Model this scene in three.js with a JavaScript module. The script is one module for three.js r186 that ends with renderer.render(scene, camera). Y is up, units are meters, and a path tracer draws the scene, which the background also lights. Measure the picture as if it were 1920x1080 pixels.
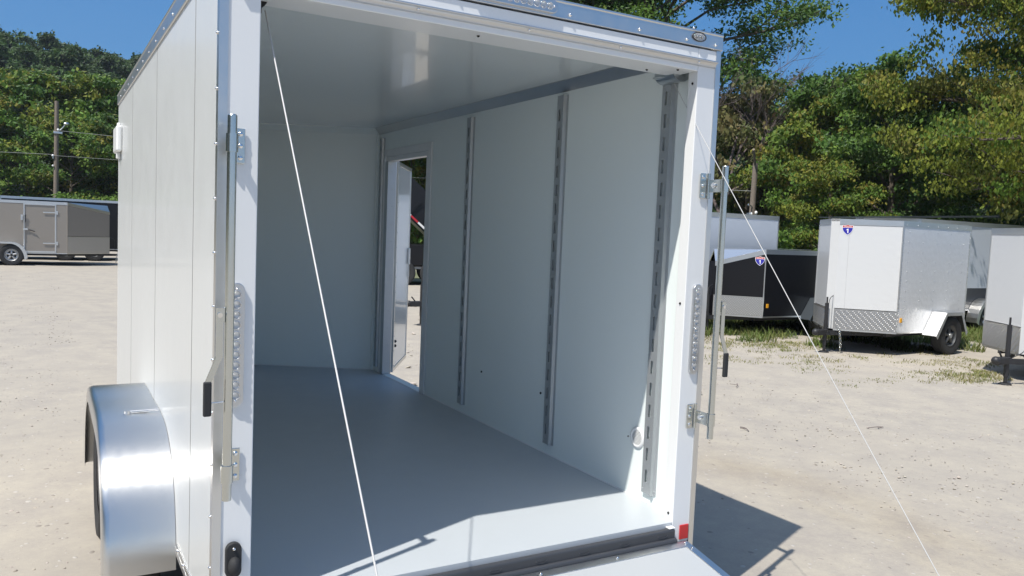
import * as THREE from 'three';
import { RoundedBoxGeometry } from 'three/addons/geometries/RoundedBoxGeometry.js';
import { mergeGeometries } from 'three/addons/utils/BufferGeometryUtils.js';
import { createNoise2D, createNoise3D } from 'simplex-noise';

// ---------------------------------------------------------------- camera, sky, sun, exposure
const scene = new THREE.Scene();
const camera = new THREE.PerspectiveCamera(39.567, 16 / 9, 0.05, 900);
camera.position.set(-1.5368, 1.7855, 2.7065);
camera.up.set(-2.35e-5, 0.99662, -0.08214);
camera.lookAt(-1.5368 + 0.501907, 1.7855 - 0.071035, 2.7065 - 0.862);
const renderer = new THREE.WebGLRenderer({ antialias: true });
renderer.toneMapping = THREE.LinearToneMapping;
renderer.toneMappingExposure = 1.5;
renderer.shadowMap.enabled = true;

function makeSky() {
  const w = 256, h = 512, data = new Float32Array(w * h * 4);
  const stops = [[0, .40, .50, .60], [5, .19, .33, .52], [10, .062, .188, .395], [18, .042, .155, .37], [35, .050, .150, .345], [90, .050, .135, .31]];
  const s = new THREE.Vector3(-.5543, 1, .2204).normalize();
  for (let j = 0; j < h; j++) {
    const el = (j + .5) / h * 180 - 90;
    let c = [.40, .36, .31];
    if (el > 0) {
      let k = 0; while (k < stops.length - 2 && el > stops[k + 1][0]) k++;
      const a = stops[k], b = stops[k + 1], t = Math.min(1, (el - a[0]) / (b[0] - a[0]));
      c = [1, 2, 3].map(i => a[i] + (b[i] - a[i]) * t);
    }
    for (let i = 0; i < w; i++) {
      const az = ((i + .5) / w - .5) * 2 * Math.PI, ce = Math.cos(el * Math.PI / 180), dot = ce * Math.cos(az) * s.x + Math.sin(el * Math.PI / 180) * s.y + ce * Math.sin(az) * s.z;
      const th = Math.acos(Math.max(-1, Math.min(1, dot))) * 180 / Math.PI, a = el > 0 ? 1.5 * Math.exp(-th / 9) + .36 * Math.exp(-th / 30) : 0;   // haze brightens the air round the sun
      data.set([c[0] + a, c[1] + a * .95, c[2] + a * .86, 1], (j * w + i) * 4);
    }
  }
  const t = new THREE.DataTexture(data, w, h, THREE.RGBAFormat, THREE.FloatType);
  t.mapping = THREE.EquirectangularReflectionMapping; t.magFilter = THREE.LinearFilter; t.minFilter = THREE.LinearFilter;
  t.needsUpdate = true;
  return t;
}
const skyTexture = makeSky();
scene.background = skyTexture; scene.environment = skyTexture;
const sun = new THREE.DirectionalLight(new THREE.Color(1.0, .95, .87), 3.8);
sun.position.set(-.5543 * 60, 60, .2204 * 60); sun.target.position.set(0, 0, 0);
sun.castShadow = true; sun.shadow.mapSize.set(4096, 4096);
Object.assign(sun.shadow.camera, { left: -70, right: 70, top: 70, bottom: -70, near: 1, far: 220 });
scene.add(sun, sun.target);

// ---------------------------------------------------------------- helpers
function rng(seed) { let a = seed >>> 0; return () => { a = (a + 0x6D2B79F5) | 0; let t = Math.imul(a ^ (a >>> 15), 1 | a); t = (t + Math.imul(t ^ (t >>> 7), 61 | t)) ^ t; return ((t ^ (t >>> 14)) >>> 0) / 4294967296; }; }
const noise2 = createNoise2D(rng(11)), noise3 = createNoise3D(rng(12));
const V = (x, y, z) => new THREE.Vector3(x, y, z);
const taken = {};
function numbered(name) { const n = taken[name] = (taken[name] ?? -1) + 1; return n ? `${name}_${String(n).padStart(3, '0')}` : name; }
function thing(name, label, category, pos = [0, 0, 0], turn = 0, group) {
  const o = new THREE.Group(); o.name = numbered(name); o.position.set(...pos); o.rotation.y = turn;
  o.userData = { label, category }; if (group) o.userData.group = group;
  scene.add(o); return o;
}
function part(name, geo, mat, parent, extra) {
  const m = new THREE.Mesh(Array.isArray(geo) ? merge(geo) : geo, mat); m.name = name; m.castShadow = m.receiveShadow = true;
  if (extra) Object.assign(m.userData, extra);
  parent.add(m); return m;
}
function merge(list) {
  const out = list.map(g => { const n = g.index ? g.toNonIndexed() : g.clone(); for (const k of Object.keys(n.attributes)) if (!['position', 'normal', 'uv'].includes(k)) n.deleteAttribute(k);
    if (!n.attributes.uv) n.setAttribute('uv', new THREE.BufferAttribute(new Float32Array(n.attributes.position.count * 2), 2)); return n; });
  return out.length === 1 ? out[0] : mergeGeometries(out);
}
// texture coordinates in metres, laid on by the way each face points
function uvMetres(g, s = 1) {
  const n = g.index ? g.toNonIndexed() : g; const p = n.attributes.position, uv = new Float32Array(p.count * 2);
  const a = V(), b = V(), c = V();
  for (let i = 0; i < p.count; i += 3) {
    a.fromBufferAttribute(p, i); b.fromBufferAttribute(p, i + 1); c.fromBufferAttribute(p, i + 2);
    const m = b.clone().sub(a).cross(c.clone().sub(a)); const ax = Math.abs(m.x), ay = Math.abs(m.y), az = Math.abs(m.z);
    [a, b, c].forEach((v, k) => { const q = ay >= ax && ay >= az ? [v.x, v.z] : ax >= az ? [v.z, v.y] : [v.x, v.y]; uv[(i + k) * 2] = q[0] * s; uv[(i + k) * 2 + 1] = q[1] * s; });
  }
  n.setAttribute('uv', new THREE.BufferAttribute(uv, 2)); return n;
}
const span = (x0, x1, y0, y1, z0, z1) => { const g = new THREE.BoxGeometry(Math.abs(x1 - x0), Math.abs(y1 - y0), Math.abs(z1 - z0)); g.translate((x0 + x1) / 2, (y0 + y1) / 2, (z0 + z1) / 2); return uvMetres(g); };
const rspan = (x0, x1, y0, y1, z0, z1, r = .004, seg = 2) => { const g = new RoundedBoxGeometry(Math.abs(x1 - x0), Math.abs(y1 - y0), Math.abs(z1 - z0), seg, r); g.translate((x0 + x1) / 2, (y0 + y1) / 2, (z0 + z1) / 2); return uvMetres(g); };
// six-sided block from four bottom and four top corners
function hexa(pts) {
  const F = [[0, 3, 2, 1], [4, 5, 6, 7], [0, 1, 5, 4], [1, 2, 6, 5], [2, 3, 7, 6], [3, 0, 4, 7]];
  const mid = V(); pts.forEach(p => mid.add(V(...p)));  mid.divideScalar(8);
  const pos = [];
  for (const f of F) for (const t of [[0, 1, 2], [0, 2, 3]]) {
    let [a, b, c] = t.map(i => V(...pts[f[i]]));
    const n = b.clone().sub(a).cross(c.clone().sub(a)); if (n.lengthSq() < 1e-16) continue;
    if (n.dot(a.clone().add(b).add(c).divideScalar(3).sub(mid)) < 0) [b, c] = [c, b];
    pos.push(a.x, a.y, a.z, b.x, b.y, b.z, c.x, c.y, c.z);
  }
  const g = new THREE.BufferGeometry(); g.setAttribute('position', new THREE.BufferAttribute(new Float32Array(pos), 3)); g.computeVertexNormals(); return uvMetres(g);
}
// upright panel between two points of the plan, given thickness to its inner side (towards `inside`)
function wallPanel(a, b, y0, y1, th, inside, y0b = y0, y1b = y1) {
  const d = new THREE.Vector2(b[0] - a[0], b[1] - a[1]).normalize(); let n = new THREE.Vector2(-d.y, d.x);
  const m = [(a[0] + b[0]) / 2, (a[1] + b[1]) / 2]; if (n.x * (inside[0] - m[0]) + n.y * (inside[1] - m[1]) < 0) n.negate();
  const o = (p, k) => [p[0] + n.x * k, p[1] + n.y * k]; const a2 = o(a, th), b2 = o(b, th);
  return hexa([[a[0], y0, a[1]], [b[0], y0b, b[1]], [b2[0], y0b, b2[1]], [a2[0], y0, a2[1]], [a[0], y1, a[1]], [b[0], y1b, b[1]], [b2[0], y1b, b2[1]], [a2[0], y1, a2[1]]]);
}
// flat polygon of the plan (x, z) with thickness from y0 to y1
function slab(poly, y0, y1, holes) {
  const s = new THREE.Shape(poly.map(([x, z]) => new THREE.Vector2(x, -z)));
  const g = new THREE.ExtrudeGeometry(s, { depth: y1 - y0, bevelEnabled: false }); g.rotateX(-Math.PI / 2); g.translate(0, y0, 0); return uvMetres(g);
}
function rod(a, b, r, seg = 10, r2 = r) {
  const A = V(...a), B = V(...b), d = B.clone().sub(A); const g = new THREE.CylinderGeometry(r2, r, d.length(), seg);
  g.applyQuaternion(new THREE.Quaternion().setFromUnitVectors(V(0, 1, 0), d.clone().normalize())); g.translate((A.x + B.x) / 2, (A.y + B.y) / 2, (A.z + B.z) / 2); return g;
}
function tube(pts, r, seg = 24, rs = 6) { return new THREE.TubeGeometry(new THREE.CatmullRomCurve3(pts.map(p => V(...p))), seg, r, rs, false); }
const stud = (x, y, z, r = .005) => { const g = new THREE.IcosahedronGeometry(r, 1); g.translate(x, y, z); return g; };
function lathe(profile, seg = 32) { return new THREE.LatheGeometry(profile.map(p => new THREE.Vector2(...p)), seg); }

// ---------------------------------------------------------------- textures and materials
function tex(w, h, fn, srgb) {
  const d = new Uint8Array(w * h * 4);
  for (let j = 0; j < h; j++) for (let i = 0; i < w; i++) { const c = fn(i, j); const k = (j * w + i) * 4; d[k] = c[0]; d[k + 1] = c[1]; d[k + 2] = c[2]; d[k + 3] = 255; }
  const t = new THREE.DataTexture(d, w, h); t.wrapS = t.wrapT = THREE.RepeatWrapping; t.magFilter = THREE.LinearFilter; t.minFilter = THREE.LinearMipmapLinearFilter; t.generateMipmaps = true;
  if (srgb) t.colorSpace = THREE.SRGBColorSpace; t.needsUpdate = true; return t;
}
const clamp = (v, a = 0, b = 255) => Math.max(a, Math.min(b, v));
// seamless noise: four dimensions folded into two by blending
function wrapNoise(n, x, y, period, f) {
  const u = x / period, v = y / period;
  const g = (a, b) => n(a * f, b * f);
  return (g(x, y) * (1 - u) * (1 - v) + g(x - period, y) * u * (1 - v) + g(x, y - period) * (1 - u) * v + g(x - period, y - period) * u * v);
}
const lin = (r, g, b) => new THREE.Color().setRGB(r, g, b);
const std = (c, roughness, metalness = 0, o = {}) => new THREE.MeshStandardMaterial({ color: c, roughness, metalness, ...o });
const phys = (c, roughness, metalness = 0, o = {}) => new THREE.MeshPhysicalMaterial({ color: c, roughness, metalness, ...o });

// dirt yard: sandy ground with fine gravel
const GR = 1024;
const gravelSpeck = (() => {   // heights of scattered pebbles on the tile
  const a = new Float32Array(GR * GR), tone = new Float32Array(GR * GR), r = rng(5);
  for (let k = 0; k < 4200; k++) {
    const cx = r() * GR, cy = r() * GR, big = r(), R = 1.1 + Math.pow(big, 7) * 5, e = .6 + r() * .4, th = r() * 3.14, tn = r() * 2 - 1;
    if (noise2(cx / 160, cy / 160) < -.15 && r() < .75) continue;
    for (let y = -Math.ceil(R); y <= R; y++) for (let x = -Math.ceil(R); x <= R; x++) {
      const u = (x * Math.cos(th) + y * Math.sin(th)) / R, v = (-x * Math.sin(th) + y * Math.cos(th)) / (R * e), q = u * u + v * v;
      if (q < 1) { const i = ((Math.round(cy + y) + GR) % GR) * GR + (Math.round(cx + x) + GR) % GR; const hgt = Math.sqrt(1 - q) * Math.min(1, R / 5); if (hgt > a[i]) { a[i] = hgt; tone[i] = tn; } }
    }
  }
  return { a, tone };
})();
const gNoise = (i, j) => .5 * wrapNoise(noise2, i, j, GR, 1 / 190) + .3 * wrapNoise(noise2, i, j, GR, 1 / 50) + .25 * wrapNoise(noise2, i, j, GR, 1 / 14) + .3 * wrapNoise(noise2, i, j, GR, 1 / 3.5);
const dirtMap = tex(GR, GR, (i, j) => {
  const k = j * GR + i, n = gNoise(i, j), s = gravelSpeck.a[k], t = gravelSpeck.tone[k];
  let c = [161, 154, 143].map((b, q) => b * (1 + .10 * n) + (q === 2 ? -4 * n : 0));
  if (s > .05) { const m = Math.min(1, s * 3); const st = t > .35 ? [178, 173, 166] : t > -.5 ? [158, 150, 141] : [136, 129, 121]; c = c.map((b, q) => b * (1 - m * .8) + st[q] * m * .8); }
  return c.map(v => clamp(v));
}, true);
const dirtBump = tex(GR, GR, (i, j) => { const k = j * GR + i, v = clamp(90 + 26 * gNoise(i, j) + 110 * gravelSpeck.a[k]); return [v, v, v]; });
// directional scratches for brushed sheet
const brushBump = tex(512, 512, (i, j) => { const v = clamp(128 + 60 * wrapNoise(noise2, i * 3, j * .06, 512, 1) + 40 * wrapNoise(noise2, i, j * .02, 512, 1 / 3)); return [v, v, v]; });
const blotch = tex(512, 512, (i, j) => { const n = .6 * wrapNoise(noise2, i, j, 512, 1 / 110) + .4 * wrapNoise(noise2, i, j, 512, 1 / 22) + .25 * wrapNoise(noise2, i, j, 512, 1 / 5); const v = clamp(212 + 44 * n); return [v, v, v]; });
const waveBump = tex(512, 512, (i, j) => { const n = .8 * wrapNoise(noise2, i, j, 512, 1 / 90) + .2 * wrapNoise(noise2, i, j, 512, 1 / 30); const v = clamp(128 + 70 * n); return [v, v, v]; });
const grain = tex(256, 256, (i, j) => { const v = clamp(128 + 60 * wrapNoise(noise2, i, j, 256, 1 / 2.2) + 30 * wrapNoise(noise2, i, j, 256, 1 / 9)); return [v, v, v]; });
const withRepeat = (t, x, y = x) => { const c = t.clone(); c.repeat.set(x, y); c.needsUpdate = true; return c; };

const M = {
  skin: phys(lin(.60, .615, .61), .5, 0, { clearcoat: .22, clearcoatRoughness: .10, bumpMap: withRepeat(waveBump, .8), bumpScale: .0010, roughnessMap: withRepeat(blotch, .7) }),
  post: phys(lin(.78, .79, .79), .4, 0, { clearcoat: .25, clearcoatRoughness: .15 }),
  liner: phys(lin(.825, .885, .875), .42, 0, { bumpMap: withRepeat(grain, 6), bumpScale: .0004, clearcoat: .12, clearcoatRoughness: .25 }),
  ceiling: phys(lin(.79, .82, .81), .25, 0, { clearcoat: .6, clearcoatRoughness: .04, bumpMap: withRepeat(waveBump, 1.4), bumpScale: .0008 }),
  coated: phys(lin(.46, .495, .525), .5, 0, { bumpMap: withRepeat(grain, 8), bumpScale: .0007, roughnessMap: withRepeat(blotch, .9), clearcoat: .1, clearcoatRoughness: .3 }),
  ramp: phys(lin(.395, .415, .43), .5, 0, { bumpMap: withRepeat(grain, 8), bumpScale: .0006 }),
  alum: std(lin(.70, .70, .69), .42, 1, { roughnessMap: withRepeat(blotch, 2) }),
  alumDull: std(lin(.62, .63, .64), .45, 1, { roughnessMap: withRepeat(blotch, 3) }),
  fender: phys(lin(.74, .74, .735), .42, 1, { anisotropy: .85, anisotropyRotation: Math.PI / 2, roughnessMap: withRepeat(blotch, 2) }),
  zinc: std(lin(.60, .62, .60), .28, 1, { roughnessMap: withRepeat(blotch, 4) }),
  galv: std(lin(.63, .65, .66), .42, 1, { roughnessMap: withRepeat(blotch, 3) }),
  rubber: std(lin(.022, .023, .025), .75, 0, { bumpMap: withRepeat(grain, 6), bumpScale: .0006 }),
  seal: phys(lin(.045, .048, .055), .42),
  blackPaint: phys(lin(.010, .010, .012), .35, 0, { specularIntensity: .6, clearcoat: .08, clearcoatRoughness: .1 }),
  blackSkin: phys(lin(.007, .007, .009), .28, 0, { specularIntensity: .6, clearcoat: .05, clearcoatRoughness: .06, bumpMap: waveBump, bumpScale: .002 }),
  darkSkin: phys(lin(.03, .035, .045), .3, 0, { clearcoat: .6, clearcoatRoughness: .08, bumpMap: waveBump, bumpScale: .002 }),
  frame: std(lin(.02, .02, .022), .5, 0),
  silverSkin: phys(lin(.74, .75, .76), .42, .2, { bumpMap: withRepeat(waveBump, 1.3), bumpScale: .004, roughnessMap: withRepeat(blotch, 1.5) }),
  whiteSkin: phys(lin(.60, .61, .615), .35, 0, { clearcoat: .4, clearcoatRoughness: .12, bumpMap: withRepeat(waveBump, 1.2), bumpScale: .003 }),
  greySkin: phys(lin(.50, .54, .60), .4, 0, { clearcoat: .4, clearcoatRoughness: .12, bumpMap: waveBump, bumpScale: .002 }),
  tanSkin: phys(lin(.27, .245, .215), .36, 0, { clearcoat: .4, clearcoatRoughness: .15, bumpMap: waveBump, bumpScale: .002 }),
  tread: std(lin(.52, .51, .49), .42, 1), treadTop: std(lin(.72, .71, .70), .28, 1),
  rim: std(lin(.55, .56, .57), .38, .8),
  rimDark: std(lin(.10, .105, .11), .42, .5),
  red: phys(lin(.55, .02, .025), .3), redTape: std(lin(.42, .02, .03), .4), whiteTape: std(lin(.72, .72, .72), .4),
  joint: std(lin(.26, .26, .255), .8), track: std(lin(.46, .485, .50), .48, .55, { roughnessMap: withRepeat(blotch, 3) }),
  amber: phys(lin(.75, .36, .02), .3), plate: std(lin(.62, .42, .08), .5),
  lens: phys(lin(.85, .86, .87), .05, 0, { transmission: .85, thickness: .01, ior: 1.5 }), chrome: std(lin(.8, .8, .8), .12, 1),
  cable: std(lin(.52, .52, .51), .5), plastic: phys(lin(.80, .81, .81), .38, 0, { clearcoat: .2 }), darkHole: std(lin(.015, .015, .015), .8),
  pole: std(lin(.20, .165, .135), .9, 0, { bumpMap: withRepeat(brushBump, 2), bumpScale: .004 }), wire: std(lin(.10, .10, .10), .7), lightWire: std(lin(.22, .23, .22), .6),
  bark: std(lin(.115, .095, .075), .95, 0, { bumpMap: withRepeat(grain, 3), bumpScale: .02 }), deadBark: std(lin(.15, .12, .115), .95),
  leaf: phys(lin(1, 1, 1), .8, 0, { vertexColors: true, specularIntensity: .3, transmission: .42, thickness: 0, side: THREE.DoubleSide }),
  grass: phys(lin(1, 1, 1), .85, 0, { vertexColors: true, specularIntensity: .3, transmission: .3, thickness: 0, side: THREE.DoubleSide }),
  stone: std(lin(.31, .28, .245), .95), blueTarp: std(lin(.03, .08, .28), .6), roofDark: std(lin(.03, .04, .042), .6),
};

// ---------------------------------------------------------------- ground
function structure(o) { o.userData.kind = 'structure'; return o; }
{
  const N = 300, pos = [], col = [], uv = [], idx = [];
  const map = (t, c, R) => c + R * (.06 * t + .94 * t * t * t * t * t);
  for (let j = 0; j <= N; j++) for (let i = 0; i <= N; i++) {
    const x = map(i / N * 2 - 1, 5, 420), z = map(j / N * 2 - 1, -4, 420);
    const d = Math.hypot(x, z + 2);
    const y = (noise2(x * .22, z * .22) * .012 + noise2(x * .9 + 7, z * .9) * .006) * Math.min(1, 4 / (1 + d * .04));
    pos.push(x, y, z); uv.push(x / 3.1, z / 3.1);
    // damp brown earth in patches, paler dust between, green where grass has taken hold beyond the row of trailers
    const n1 = noise2(x * .16 + 3, z * .16) * .6 + noise2(x * .55, z * .55 + 9) * .4, n2 = noise2(x * .035, z * .05 + 20);
    let c = [1 + .035 * n1 + .03 * n2, 1 + .03 * n1 + .03 * n2, 1 + .02 * n1 + .03 * n2];
    // rut of browner soil running past the trailer's right side
    const across = x - 3.16 - .12 * noise2(z * .8, 4.2);
    const rut = Math.exp(-Math.pow(across / .34, 2)) * clamp((z + 3.2) / 1.2, 0, 1) * clamp(.62 + .45 * noise2(x * 1.6, z * .9) + .3 * noise2(x * 4, z * 4), 0, 1);
    c = [c[0] * (1 - .12 * rut), c[1] * (1 - .155 * rut), c[2] * (1 - .21 * rut)];
    const gz = clamp((x * .55 - z * .83 - 13.6 + 1.6 * noise2(x * .3, z * .3)) / 1.2, 0, 1) * clamp((x - 8) / 1.5, 0, 1) + clamp((-z - 40 + 3 * noise2(x * .1, z * .1)) / 2, 0, 1) + clamp((-x - 26 + 3 * noise2(x * .1, z * .1)) / 2, 0, 1);
    const gm = clamp(gz * (.72 + .4 * noise2(x * .8, z * .8)), 0, .9);
    c = [c[0] * (1 - gm) + .22 * gm, c[1] * (1 - gm) + .33 * gm, c[2] * (1 - gm) + .12 * gm];
    col.push(...c);
  }
  for (let j = 0; j < N; j++) for (let i = 0; i < N; i++) { const a = j * (N + 1) + i, b = a + 1, c = a + N + 1, d = c + 1; idx.push(a, c, b, b, c, d); }
  const g = new THREE.BufferGeometry();
  g.setAttribute('position', new THREE.Float32BufferAttribute(pos, 3)); g.setAttribute('color', new THREE.Float32BufferAttribute(col, 3)); g.setAttribute('uv', new THREE.Float32BufferAttribute(uv, 2)); g.setIndex(idx); g.computeVertexNormals();
  const m = new THREE.Mesh(g, std(lin(1, 1, 1), .95, 0, { map: dirtMap, vertexColors: true, bumpMap: dirtBump, bumpScale: .009 }));
  m.name = 'ground'; m.receiveShadow = true; structure(m); scene.add(m);
}
// loose pebbles lying on the yard
{
  const r = rng(77), base = new THREE.IcosahedronGeometry(1, 1), p = base.attributes.position;
  for (let i = 0; i < p.count; i++) { const v = V().fromBufferAttribute(p, i); v.multiplyScalar(1 + .22 * noise3(v.x * 1.6, v.y * 1.6, v.z * 1.6)); p.setXYZ(i, v.x, v.y * .55, v.z); }
  base.computeVertexNormals();
  const spots = [];
  const put = (x, z, s) => { if (x > -1.35 && x < 1.07 && z < .1 && z > -4.8) return; spots.push([x, z, s]); };
  for (let k = 0; k < 15000; k++) { const x = 1.1 + Math.pow(r(), 1.3) * 12, z = 2.5 - r() * 11; if (noise2(x * .5, z * .5) + .5 * noise2(x * 1.7, z * 1.7) > .05 || r() < .3) put(x, z, .0035 + Math.pow(r(), 4) * .0065 + (r() < .002 ? .010 : 0)); }
  for (let k = 0; k < 6000; k++) { const z = 1 - Math.pow(r(), 1.4) * 26, x = -1.2 - r() * (1.5 + (-z) * .16); if (noise2(x * .6, z * .6) + .5 * noise2(x * 1.7, z * 1.7) > .05 || r() < .3) put(x, z, .0035 + Math.pow(r(), 4) * .007 + (r() < .003 ? .010 : 0)); }
  for (let k = 0; k < 500; k++) put(1.5 + r() * 5, -4 - r() * 12, .005 + Math.pow(r(), 5) * .04);
  const im = new THREE.InstancedMesh(base, M.stone, spots.length), m4 = new THREE.Matrix4(), q = new THREE.Quaternion(), c = new THREE.Color();
  spots.forEach(([x, z, s], i) => { q.setFromEuler(new THREE.Euler((r() - .5) * .6, r() * 6.3, (r() - .5) * .6)); m4.compose(V(x, s * .3, z), q, V(s * (1 + r() * .7), s * (.7 + r() * .5), s)); im.setMatrixAt(i, m4); const t = .95 + r() * .5; c.setRGB(t, t * (.97 + r() * .05), t * (.93 + r() * .08)); im.setColorAt(i, c); });
  im.name = 'loose_gravel'; im.userData = { kind: 'stuff', label: 'loose pale gravel scattered over the dirt yard', category: 'gravel' }; im.castShadow = im.receiveShadow = true; scene.add(im);
}

// ---------------------------------------------------------------- the big white cargo trailer (open ramp door towards us)
const FL = .485, XO = 1.065, XI = 1.007, CE = 2.637;
const T = thing('cargo_trailer', 'large white enclosed cargo trailer with rear ramp lowered, showing its empty interior', 'trailer');
{
  // floor and structure under it
  part('floor', slab([[-1.004, -.002], [1.004, -.002], [1.004, -4.1], [0, -4.67], [-1.004, -4.1]], .43, FL, 0), M.coated, T);
  part('chassis', [span(-1.0, -.93, .32, .428, -4.0, -.03), span(.93, 1.0, .32, .428, -4.0, -.03), span(-.93, .93, .33, .42, -.10, -.03), ...[-.9, -1.7, -2.5, -3.3, -3.95].map(z => span(-.93, .93, .34, .425, z - .03, z + .03)),
    hexa([[-.75, .33, -4.0], [-.67, .33, -4.0], [.02, .33, -5.7], [-.06, .33, -5.7], [-.75, .425, -4.0], [-.67, .425, -4.0], [.02, .425, -5.7], [-.06, .425, -5.7]]),
    hexa([[.75, .331, -4.0], [.67, .331, -4.0], [-.02, .331, -5.68], [.06, .331, -5.68], [.75, .426, -4.0], [.67, .426, -4.0], [-.02, .426, -5.68], [.06, .426, -5.68]])], M.frame, T);
  part('tongue_jack', [rod([0, .03, -5.5], [0, .95, -5.5], .03, 12), rod([0, .0, -5.5], [0, .02, -5.5], .09, 12), rod([0, .9, -5.5], [.16, .9, -5.5], .012, 8)], M.frame, T);
  // right wall with the side door opening
  const rw = new THREE.Shape([[-4.165, .36], [-.062, .36], [-.062, 2.62], [-4.165, 2.62]].map(a => new THREE.Vector2(...a)));
  rw.holes.push(new THREE.Path([[-3.90, .49], [-3.03, .49], [-3.03, 2.375], [-3.90, 2.375]].map(a => new THREE.Vector2(...a))));
  const rwg = new THREE.ExtrudeGeometry(rw, { depth: XO - XI, bevelEnabled: false }); rwg.rotateY(-Math.PI / 2); rwg.translate(XO, 0, 0);
  part('right_wall', uvMetres(rwg), M.liner, T);
  // left wall: liner inside, four painted sheets outside with open joints between them
  part('wall_liner', span(-1.05, -XI, .36, 2.62, -4.165, -.062), M.liner, T);
  const seams = [-.004, -.493, -1.694, -3.007, -4.186];
  for (let i = 0; i < 4; i++) part('wall_panel', rspan(-XO, -1.0505, .40, 2.622, seams[i + 1] + .004, seams[i] - .004 - (i ? 0 : .028), .0025, 1), M.skin, T);
  for (let i = 1; i < 4; i++) part('panel_joint', span(-1.0656, -1.0506, .401, 2.621, seams[i] - .0035, seams[i] + .0035), M.joint, T);
  // wedge nose
  for (const s of [1, -1]) part('nose_wall', hexa([[s * XO, .36, -4.187], [0, .36, -4.76], [0, .36, -4.69], [s * XI, .36, -4.1], [s * XO, 2.62, -4.187], [0, 2.62, -4.76], [0, 2.62, -4.69], [s * XI, 2.62, -4.1]]), M.liner, T);
  part('ceiling', slab([[-1.004, -.1], [1.004, -.1], [1.004, -4.1], [0, -4.68], [-1.004, -4.1]], CE, CE + .008), M.ceiling, T);
  part('roof', slab([[-1.06, -.01], [1.06, -.01], [1.06, -4.18], [0, -4.75], [-1.06, -4.18]], CE + .0085, 2.69), M.alumDull, T);
  // sloping cove trim where walls meet the ceiling
  const cove = (a, b, na, nb) => hexa([[a[0], 2.585, a[1]], [b[0], 2.585, b[1]], [b[0], 2.597, b[1]], [a[0], 2.597, a[1]], [a[0] + na[0], CE - .004, a[1] + na[1]], [b[0] + nb[0], CE - .004, b[1] + nb[1]], [b[0] + nb[0], CE - .0005, b[1] + nb[1]], [a[0] + na[0], CE - .0005, a[1] + na[1]]]);
  part('cove_trim', cove([XI - .001, -.17], [XI - .001, -4.1], [-.055, 0], [-.055, .03]), M.alumDull, T);
  part('cove_trim', cove([-XI + .001, -.17], [-XI + .001, -4.1], [.055, 0], [.055, .03]), M.alumDull, T);
  part('cove_trim', cove([XI - .002, -4.101], [0, -4.685], [-.055, .03], [0, .062]), M.liner, T);
  part('cove_trim', cove([-XI + .002, -4.101], [0, -4.685], [.055, .03], [0, .062]), M.liner, T);
  part('corner_strip', [rspan(XI - .03, XI - .001, FL, 2.58, -4.105, -4.085, .004), rspan(XI - .008, XI - .001, FL, 2.58, -4.085, -4.06, .003)], M.liner, T);
  // small white skirting along the floor edge
  part('floor_caulk', [span(XI - .006, XI - .0004, FL, FL + .006, -2.96, -.07), span(-XI + .0004, -XI + .006, FL, FL + .006, -4.1, -.07), wallPanel([XI - .004, -4.098], [0, -4.683], FL, FL + .006, .006, [0, 0])], M.plastic, T);
  // rear frame
  for (const s of [-1, 1]) {
    part('rear_post', rspan(s * .94, s * 1.05, .385, 2.62, -.06, 0, .004), M.post, T);
    part('corner_trim', [span(s * 1.04, s * 1.0675, .36, 2.622, .0005, .0035), span(s * 1.0655, s * 1.0685, .36, 2.622, -.032, .0034)], M.alum, T);
    part('side_rail', [span(s * 1.066, s * 1.074, 2.625, 2.69, -4.19, -.002), rod([s * 1.07, 2.69, -4.19], [s * 1.07, 2.69, -.002], .008, 8), rod([s * 1.069, 2.624, -4.19], [s * 1.069, 2.624, -.002], .006, 6)], M.alum, T);
    const ras = []; for (let z = -.12; z > -4.15; z -= .31) ras.push(stud(s * 1.0745, 2.645, z, .0055));
    part('rail_rivets', ras, M.chrome, T, { kind: 'stuff' });
    const tr = []; for (let y = .45; y < 2.6; y += .175) tr.push(stud(s * 1.0695, y, -.02, .0055));
    part('trim_rivets', tr, M.chrome, T, { kind: 'stuff' });
  }
  part('header', [rspan(-.9395, .9395, 2.52, 2.6195, -.168, -.0005, .004)], M.post, T);
  part('header_cap', [rspan(-1.076, 1.076, 2.625, 2.692, -.052, .005, .003), rod([-1.074, 2.69, .001], [1.074, 2.69, .001], .0075, 8), rod([-1.074, 2.628, .003], [1.074, 2.628, .003], .003, 6)], M.alum, T);
  const capRivets = []; for (const x of [-.95, -.6, -.25, .25, .6, .86, 1.03]) capRivets.push(stud(x, 2.645, .0065, .007)); for (const x of [.9, -.3]) capRivets.push(stud(x, 2.70, .002, .007));
  part('cap_rivets', capRivets, M.chrome, T, { kind: 'stuff' });
  // rain gutter over the opening: a curved lip
  const gs = new THREE.Shape(); gs.moveTo(0, 2.575); gs.lineTo(.023, 2.571); gs.quadraticCurveTo(.027, 2.568, .024, 2.563); gs.quadraticCurveTo(.012, 2.562, .009, 2.546); gs.lineTo(0, 2.543); gs.closePath();
  const gg = new THREE.ExtrudeGeometry(gs, { depth: 2.07, bevelEnabled: false, curveSegments: 8 }); gg.rotateY(-Math.PI / 2); gg.scale(1, 1, 1); gg.translate(1.035, 0, 0);
  part('rain_gutter', gg, M.alumDull, T);
  part('gutter_screws', [-.8, -.4, .06, .5, .93].map(x => stud(x, 2.556, .013, .007)), M.chrome, T, { kind: 'stuff' });
  part('header_screws', [[-.12, 2.5195, -.06], [.85, 2.5195, -.03], [.75, 2.5195, -.12]].map(a => stud(...a, .006)).concat([[.9395, 2.47, -.03], [.9395, .52, -.03]].map(a => stud(...a, .006))), M.darkHole, T, { kind: 'stuff' });
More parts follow.
